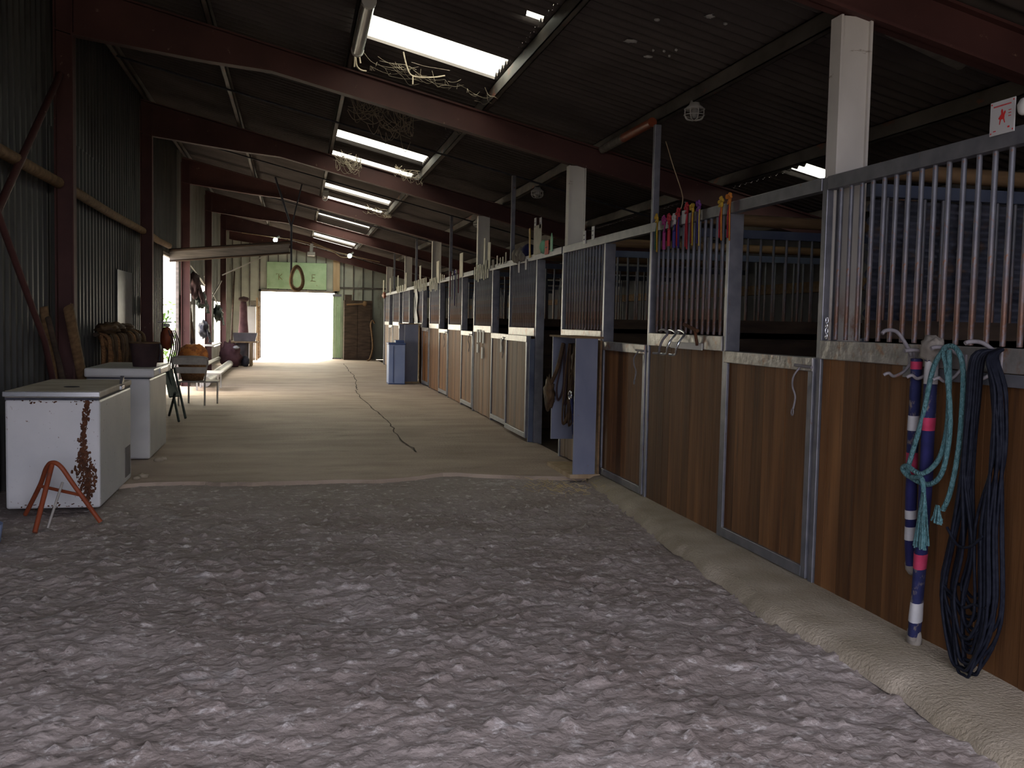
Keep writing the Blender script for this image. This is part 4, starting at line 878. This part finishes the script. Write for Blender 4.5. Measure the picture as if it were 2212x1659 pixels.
# boom, chain and collar
bm_ = thing('loading_boom', 'grey wooden boom reaching out over the aisle from above the side doorway', 'boom', (-2.3, 20, 2.7))
m = MB(); m.add([(-2.38, 19.95, 2.54), (-2.38, 20.05, 2.54), (-2.38, 20.05, 2.75), (-2.38, 19.95, 2.75), (-.12, 19.95, 2.78), (-.12, 20.05, 2.78), (-.12, 20.05, 2.98), (-.12, 19.95, 2.98)], [(0, 1, 2, 3), (4, 7, 6, 5), (0, 4, 5, 1), (1, 5, 6, 2), (2, 6, 7, 3), (3, 7, 4, 0)]); m.build('beam', 'grey_wood', bm_)
m = MB(); m.tube([(-2.38, 19.95, 2.75), (-.1, 19.95, 2.99)], .03, 6); m.tube([(-2.38, 19.95, 2.54), (-.1, 19.95, 2.78)], .02, 6); m.build('edge_rail', 'dark_wood', bm_)
m = MB(); m.tube([(-.08, 19.98, 2.30), (-.08, 19.98, 3.3), (-.40, 19.98, 4.26)], .022, 6); m.tube([(-.08, 19.98, 3.3), (.12, 19.98, 4.15)], .014, 6); m.build('hanging_rod', 'dark_rubber', bm_)
m = MB(); m.tube([(-.10, 19.98, 2.95), (-1.4, 19.98, 2.3)], .012, 6); m.build('stay', 'chair_metal', bm_)
m = MB(); P_ = [(.035+.115*math.cos(a)*(1-.25*math.sin(a)), 19.95, 2.28+.235*math.sin(a)) for a in np.linspace(0, 2*math.pi, 30)]
m.tube(P_, .036, 8); m.tube([(p[0]*.8+.007, 19.93, 2.28+(p[2]-2.28)*.82) for p in P_], .012, 6, mi=1); m.tube([(-.07, 19.97, 2.4), (-.05, 19.96, 2.2)], .012, 6)
tag(m.build('horse_collar', ['old_wood', 'pale_wood']), 'oval brown horse collar hanging in front of the green board', 'collar')
# dark bundles hung at the left wall openings
for k, (y, z, ry, rz, mtl, lb) in enumerate([(24.0, 2.2, .5, .28, 'dark_cloth', 'dark bundle of tack hanging high on the left wall beside the side window'), (25.6, 1.9, .5, .22, 'green_black', 'dark ragged bundle hanging below the higher one on the left wall'),
                                         (26.3, 1.15, .35, .22, 'dark_rubber', 'small dark pouch hanging low before the bright side window'), (21.9, 1.55, .2, .4, 'brown_leather', 'narrow brown bundle hanging on the third wall column'), (22.6, .95, .35, .45, 'dark_cloth', 'dark clothes heap against the wall beyond the side doorway'),
                                         (31.0, 1.6, .4, .25, 'green_black', 'greenish bundle hanging before the far side window')]):
    m = MB(); m.blob((-2.30, y, z), (.13, ry, rz), k, .5)
    r = random.Random(k)
    for q in range(7): m.tube(smooth([(-2.2, y+r.uniform(-ry, ry)*.8, z), (-2.16, y+r.uniform(-ry, ry), z-rz*.7), (-2.15+.04*r.random(), y+r.uniform(-ry, ry), z-rz*1.5)], 3), .014, 5)
    tag(m.build('hanging_bundle', mtl), lb, 'bundle')
m = MB(); m.box(-2.35, 32.6, 1.2, -2.3, 33.0, 1.9); m.box(-2.36, 23.0, 1.35, -2.32, 23.8, 1.75); tag(m.build('wall_shelf', 'white_plastic'), 'white shelf board on the left wall near the openings', 'shelf')
m = MB(); m.box(-2.38, 26.0, .72, -2.05, 29.0, .75); tag(m.build('work_shelf', 'white_plastic'), 'thin white worktop under the bright side window', 'shelf')
m = MB(); m.tube([(-2.1, 33.8, .02), (-1.98, 33.9, 3.0)], .03, 6); tag(m.build('leaning_pole', 'dark_wood'), 'tall thin pole leaning at the far left corner', 'pole')

# ---------------------------------------------------------------- lamps, cables, cobwebs
def tube_lamp(x, y0, y1, label):
    t = thing('tube_lamp', label, 'lamp', (x, (y0+y1)/2, roof(x)-.22), 'tube lamps')
    m = MB(); m.tube([(x, y0, roof(x)-.24), (x, y1, roof(x)-.24)], .055, 14); m.build('cover', 'lamp_glass', t)
    m = MB(); m.box(x-.05, y0, roof(x)-.21, x+.05, y1, roof(x)-.17); m.build('base', 'chair_metal', t)
    m = MB(); m.tube([(x, y0-.03, roof(x)-.24), (x, y0+.02, roof(x)-.24)], .06, 14); m.build('end_cap', 'white_plastic', t)
    m = MB(); m.tube([(x, y1-.02, roof(x)-.24), (x, y1+.03, roof(x)-.24)], .06, 14); m.build('end_cap', 'white_plastic', t)
tube_lamp(.56, 8.0, 9.45, 'unlit dusty tube lamp under the roof beside the nearest roof light')
tube_lamp(.60, 20.3, 21.0, 'small unlit tube lamp beside the fourth roof light')
tube_lamp(.60, 33.9, 34.6, 'far unlit tube lamp beside the last roof light')
for k, (x, y, lb) in enumerate([(3.36, 8.0, 'caged bulkhead lamp hanging under the purlin nearest the camera'), (3.36, 13.6, 'caged bulkhead lamp under the purlin beyond the second white pillar'), (3.36, 18.2, 'dusty caged lamp under the purlin beyond the third white pillar')]):
    z = roof(x)-.20; t = thing('cage_lamp', lb, 'lamp', (x, y, z), 'caged lamps')
    m = MB(); m.lathe([(0, z+.04), (.035, z+.04), (.05, z), (.075, z-.02), (.075, z-.035), (0, z-.035)], x, y, 16); m.build('base', 'white_plastic', t)
    m = MB()
    for a in np.linspace(0, math.pi, 5)[:-1]:
        m.tube(smooth([(x+.085*math.cos(a), y+.085*math.sin(a), z-.03), (x+.085*math.cos(a), y+.085*math.sin(a), z-.09), (x+.05*math.cos(a), y+.05*math.sin(a), z-.125), (x-.05*math.cos(a), y-.05*math.sin(a), z-.125), (x-.085*math.cos(a), y-.085*math.sin(a), z-.09), (x-.085*math.cos(a), y-.085*math.sin(a), z-.03)], 3), .0045, 5)
    for zz, rr_ in [(z-.035, .088), (z-.085, .088)]: m.tube([(x+rr_*math.cos(a), y+rr_*math.sin(a), zz) for a in np.linspace(0, 6.283, 20)], .0045, 5)
    m.build('cage', 'white_plastic', t)
    m = MB(); m.blob((x, y, z-.07), (.045, .045, .045), 1, 0, n=2); m.build('glass', 'lamp_glass', t)
for k, (x, y, z, lb) in enumerate([(-.60, 31, 3.87, 'lit bulb hanging left under the far roof beam'), (1.66, 31, 3.46, 'lit bulb hanging right under the far roof beam')]):
    t = thing('light_bulb', lb, 'lamp', (x, y, z), 'lit bulbs')
    m = MB(); m.blob((x, y, z), (.07, .07, .07), 1, 0, n=2); m.build('bulb', 'lit_bulb', t)
    m = MB(); m.tube([(x+.03, y, z+.05), (x+.12, y, z+.12)], .03, 8); m.build('socket', 'white_plastic', t)
m = MB(); m.box(.36, 30.9, 3.42, .60, 31.1, 3.54, bev=.02); m.tube([(.48, 31, 3.54), (.5, 31, 3.8)], .05, 8); tag(m.build('junction_lamp', 'white_plastic'), 'white rectangular lamp box hanging between the two lit bulbs', 'lamp')
m = MB(); m.tube(smooth([(-1.6, 31, 4.05), (-.6, 31, 3.95), (0, 31, 3.9), (.6, 31, 3.76), (1.1, 31, 3.6), (1.4, 31, 3.42), (1.66, 31, 3.42)], 6), .014, 5); m.tube(smooth([(.5, 31, 3.85), (1.0, 31, 3.66), (1.6, 31, 3.5), (2.6, 31, 3.30)], 6), .012, 5)
tag(m.build('hanging_cable', 'pale_wood'), 'pale electric cable strung between the far bulbs', 'cable')
pp = thing('roof_pipe', 'red and grey pipe fixed below the purlin right of the roof beams', 'pipe', (3.26, 9.4, 3.4))
m = MB(); m.tube([(3.27, 8.78, roof(3.27)-.22), (3.27, 9.6, roof(3.27)-.22)], .045, 12); m.build('red_section', 'orange_paint', pp)
m = MB(); m.tube([(3.27, 9.6, roof(3.27)-.22), (3.27, 10.3, roof(3.27)-.22)], .045, 12); m.build('grey_section', 'beige_cloth', pp)
m = MB(); m.tube([(3.5, 5.35, roof(3.5)-.25), (4.1, 5.5, roof(4.1)-.22)], .06, 12); tag(m.build('grey_duct', 'beige_cloth'), 'short grey brown tube under the roof right of the near white pillar', 'pipe')
m = MB(); m.tube(smooth([(2.95, 7.6, 3.0), (2.95, 7.4, 2.75), (2.95, 7.2, 2.5), (2.9, 7.15, 2.36)], 4), .004, 5); tag(m.build('thin_wire', 'pale_wood'), 'thin wire hanging from roof to rail beside the thin post', 'wire')
def web(name, strands, label, rad=.006):
    m = MB()
    for s_ in strands: m.tube(smooth(s_, 5), rad, 5)
    return tag(m.build(name, 'cobweb'), label, 'cobweb', 'dusty cobwebs', 'stuff')
def rz(x): return roof(x)-.18
rr = random.Random(21)
def tangle(x0, x1, y, n, drop, seed):
    q = random.Random(seed); S_ = []
    def h(x): return rz(x)+.06-drop*q.random()**1.6
    for _ in range(n*2):
        a = x0+(x1-x0)*q.random()**1.3; b = min(x1, a+q.uniform(.04, .45)); ya = y+q.uniform(-.22, .1); yb = ya+q.uniform(-.15, .15)
        za, zb_ = h(a), h(b); k = q.uniform(.01, .10)*drop/.2
        S_.append([(a, ya, za), (a*.7+b*.3+q.uniform(-.02, .02), ya, za*.7+zb_*.3-k+q.uniform(-.01, .01)), (a*.35+b*.65, yb, za*.35+zb_*.65-k*.9+q.uniform(-.012, .012)), (b, yb, zb_)])
        if q.random() < .3: S_.append([(a, ya, za), (a+q.uniform(-.01, .01), ya, za-q.uniform(.03, drop*.5))])
    return S_
web('cobweb', [[(1.02, 9.72, 4.12), (1.06, 9.74, 3.98), (1.12, 9.75, 3.90), (1.3, 9.75, 3.90), (1.44, 9.76, 3.93)], [(1.12, 9.75, 3.90), (1.12, 9.75, 3.82)]], 'thick dusty cobweb hanging like a hook below the nearest roof light', .008)
web('cobweb', tangle(.58, 1.95, 9.9, 16, .12, 3), 'tangled cobwebs under the lower edge of the nearest roof light', .0015)
web('cobweb', tangle(.56, 1.3, 11.3, 26, .42, 5)+[[(.60, 11.2, 4.2), (.62, 11.2, 3.95), (.72, 11.2, 3.82), (.95, 11.2, 3.78)], [(.95, 11.2, 3.8), (1.1, 11.2, 3.55), (1.2, 11.2, 3.72), (1.4, 11.2, 3.78)]], 'thick cobweb curtain behind the second roof beam, left side', .004)
web('cobweb', [[(.8, 11.25, 4.0), (1.4, 11.25, 3.97)]], 'straw stalk caught in the cobwebs behind the second roof beam', .012)
web('cobweb', tangle(1.7, 1.96, 11.5, 8, .12, 8), 'small cobweb tuft at the right edge behind the second beam', .0022)
web('cobweb', tangle(.56, 1.0, 15.7, 24, .26, 12), 'brownish cobwebs bunched below the second roof light', .0032)
web('cobweb', tangle(1.5, 1.97, 15.6, 16, .16, 13), 'cobwebs filling the right corner of the second roof light', .003)
web('cobweb', [[(.55, 9.62, 4.1), (.56, 9.65, 3.95), (.60, 9.66, 3.90), (.66, 9.66, 3.89)], [(.55, 9.62, 4.1), (.54, 9.65, 3.92)], [(.57, 9.62, 4.1), (.60, 9.65, 3.96)]], 'cobweb tassel dangling from the near tube lamp', .009)
web('cobweb', tangle(1.4, 2.0, 21.2, 14, .14, 17), 'cobwebs at the right edge of the fourth roof light', .004)
web('cobweb', [[(1.25, 21.4, 4.0), (1.25, 21.4, 3.6)], [(.95, 15.9, 4.1), (.95, 15.9, 3.8)]], 'single dusty threads dangling below the middle roof lights', .008)
# straw wisps by the locker
m = MB(); rr = random.Random(1)
for k in range(120):
    x = rr.gauss(2.35, .18); y = rr.gauss(8.35, .22); a = rr.uniform(0, 3.14); l = rr.uniform(.03, .09)
    if x > 2.75: continue
    m.tube([(x, y, .03), (x+l*math.cos(a), y+l*math.sin(a), .035+rr.uniform(0, .012))], .0017, 4)
tag(m.build('straw_wisps', 'straw'), 'scattered straw wisps on the floor before the tack locker', 'straw', kind='stuff')
# greenery outside the side openings
def hedge(x, y0, y1, h, n, seed, label):
    q = random.Random(seed); m = MB()
    for _ in range(n):
        c = Vector((x+q.gauss(0, .35), q.uniform(y0, y1), abs(q.gauss(h*.45, h*.3)))); s_ = q.uniform(.05, .11)
        u = Vector((q.gauss(0, 1), q.gauss(0, 1), q.gauss(0, 1))).normalized(); v = u.orthogonal().normalized()
        m.add([c-u*s_, c+v*s_*.5, c+u*s_, c-v*s_*.5], [(0, 1, 2, 3)])
    tag(m.build('hedge', 'leaf'), label, 'hedge', kind='stuff')
hedge(-4.6, 30, 36, 1.7, 1500, 2, 'leafy shrubs outside the far side window')
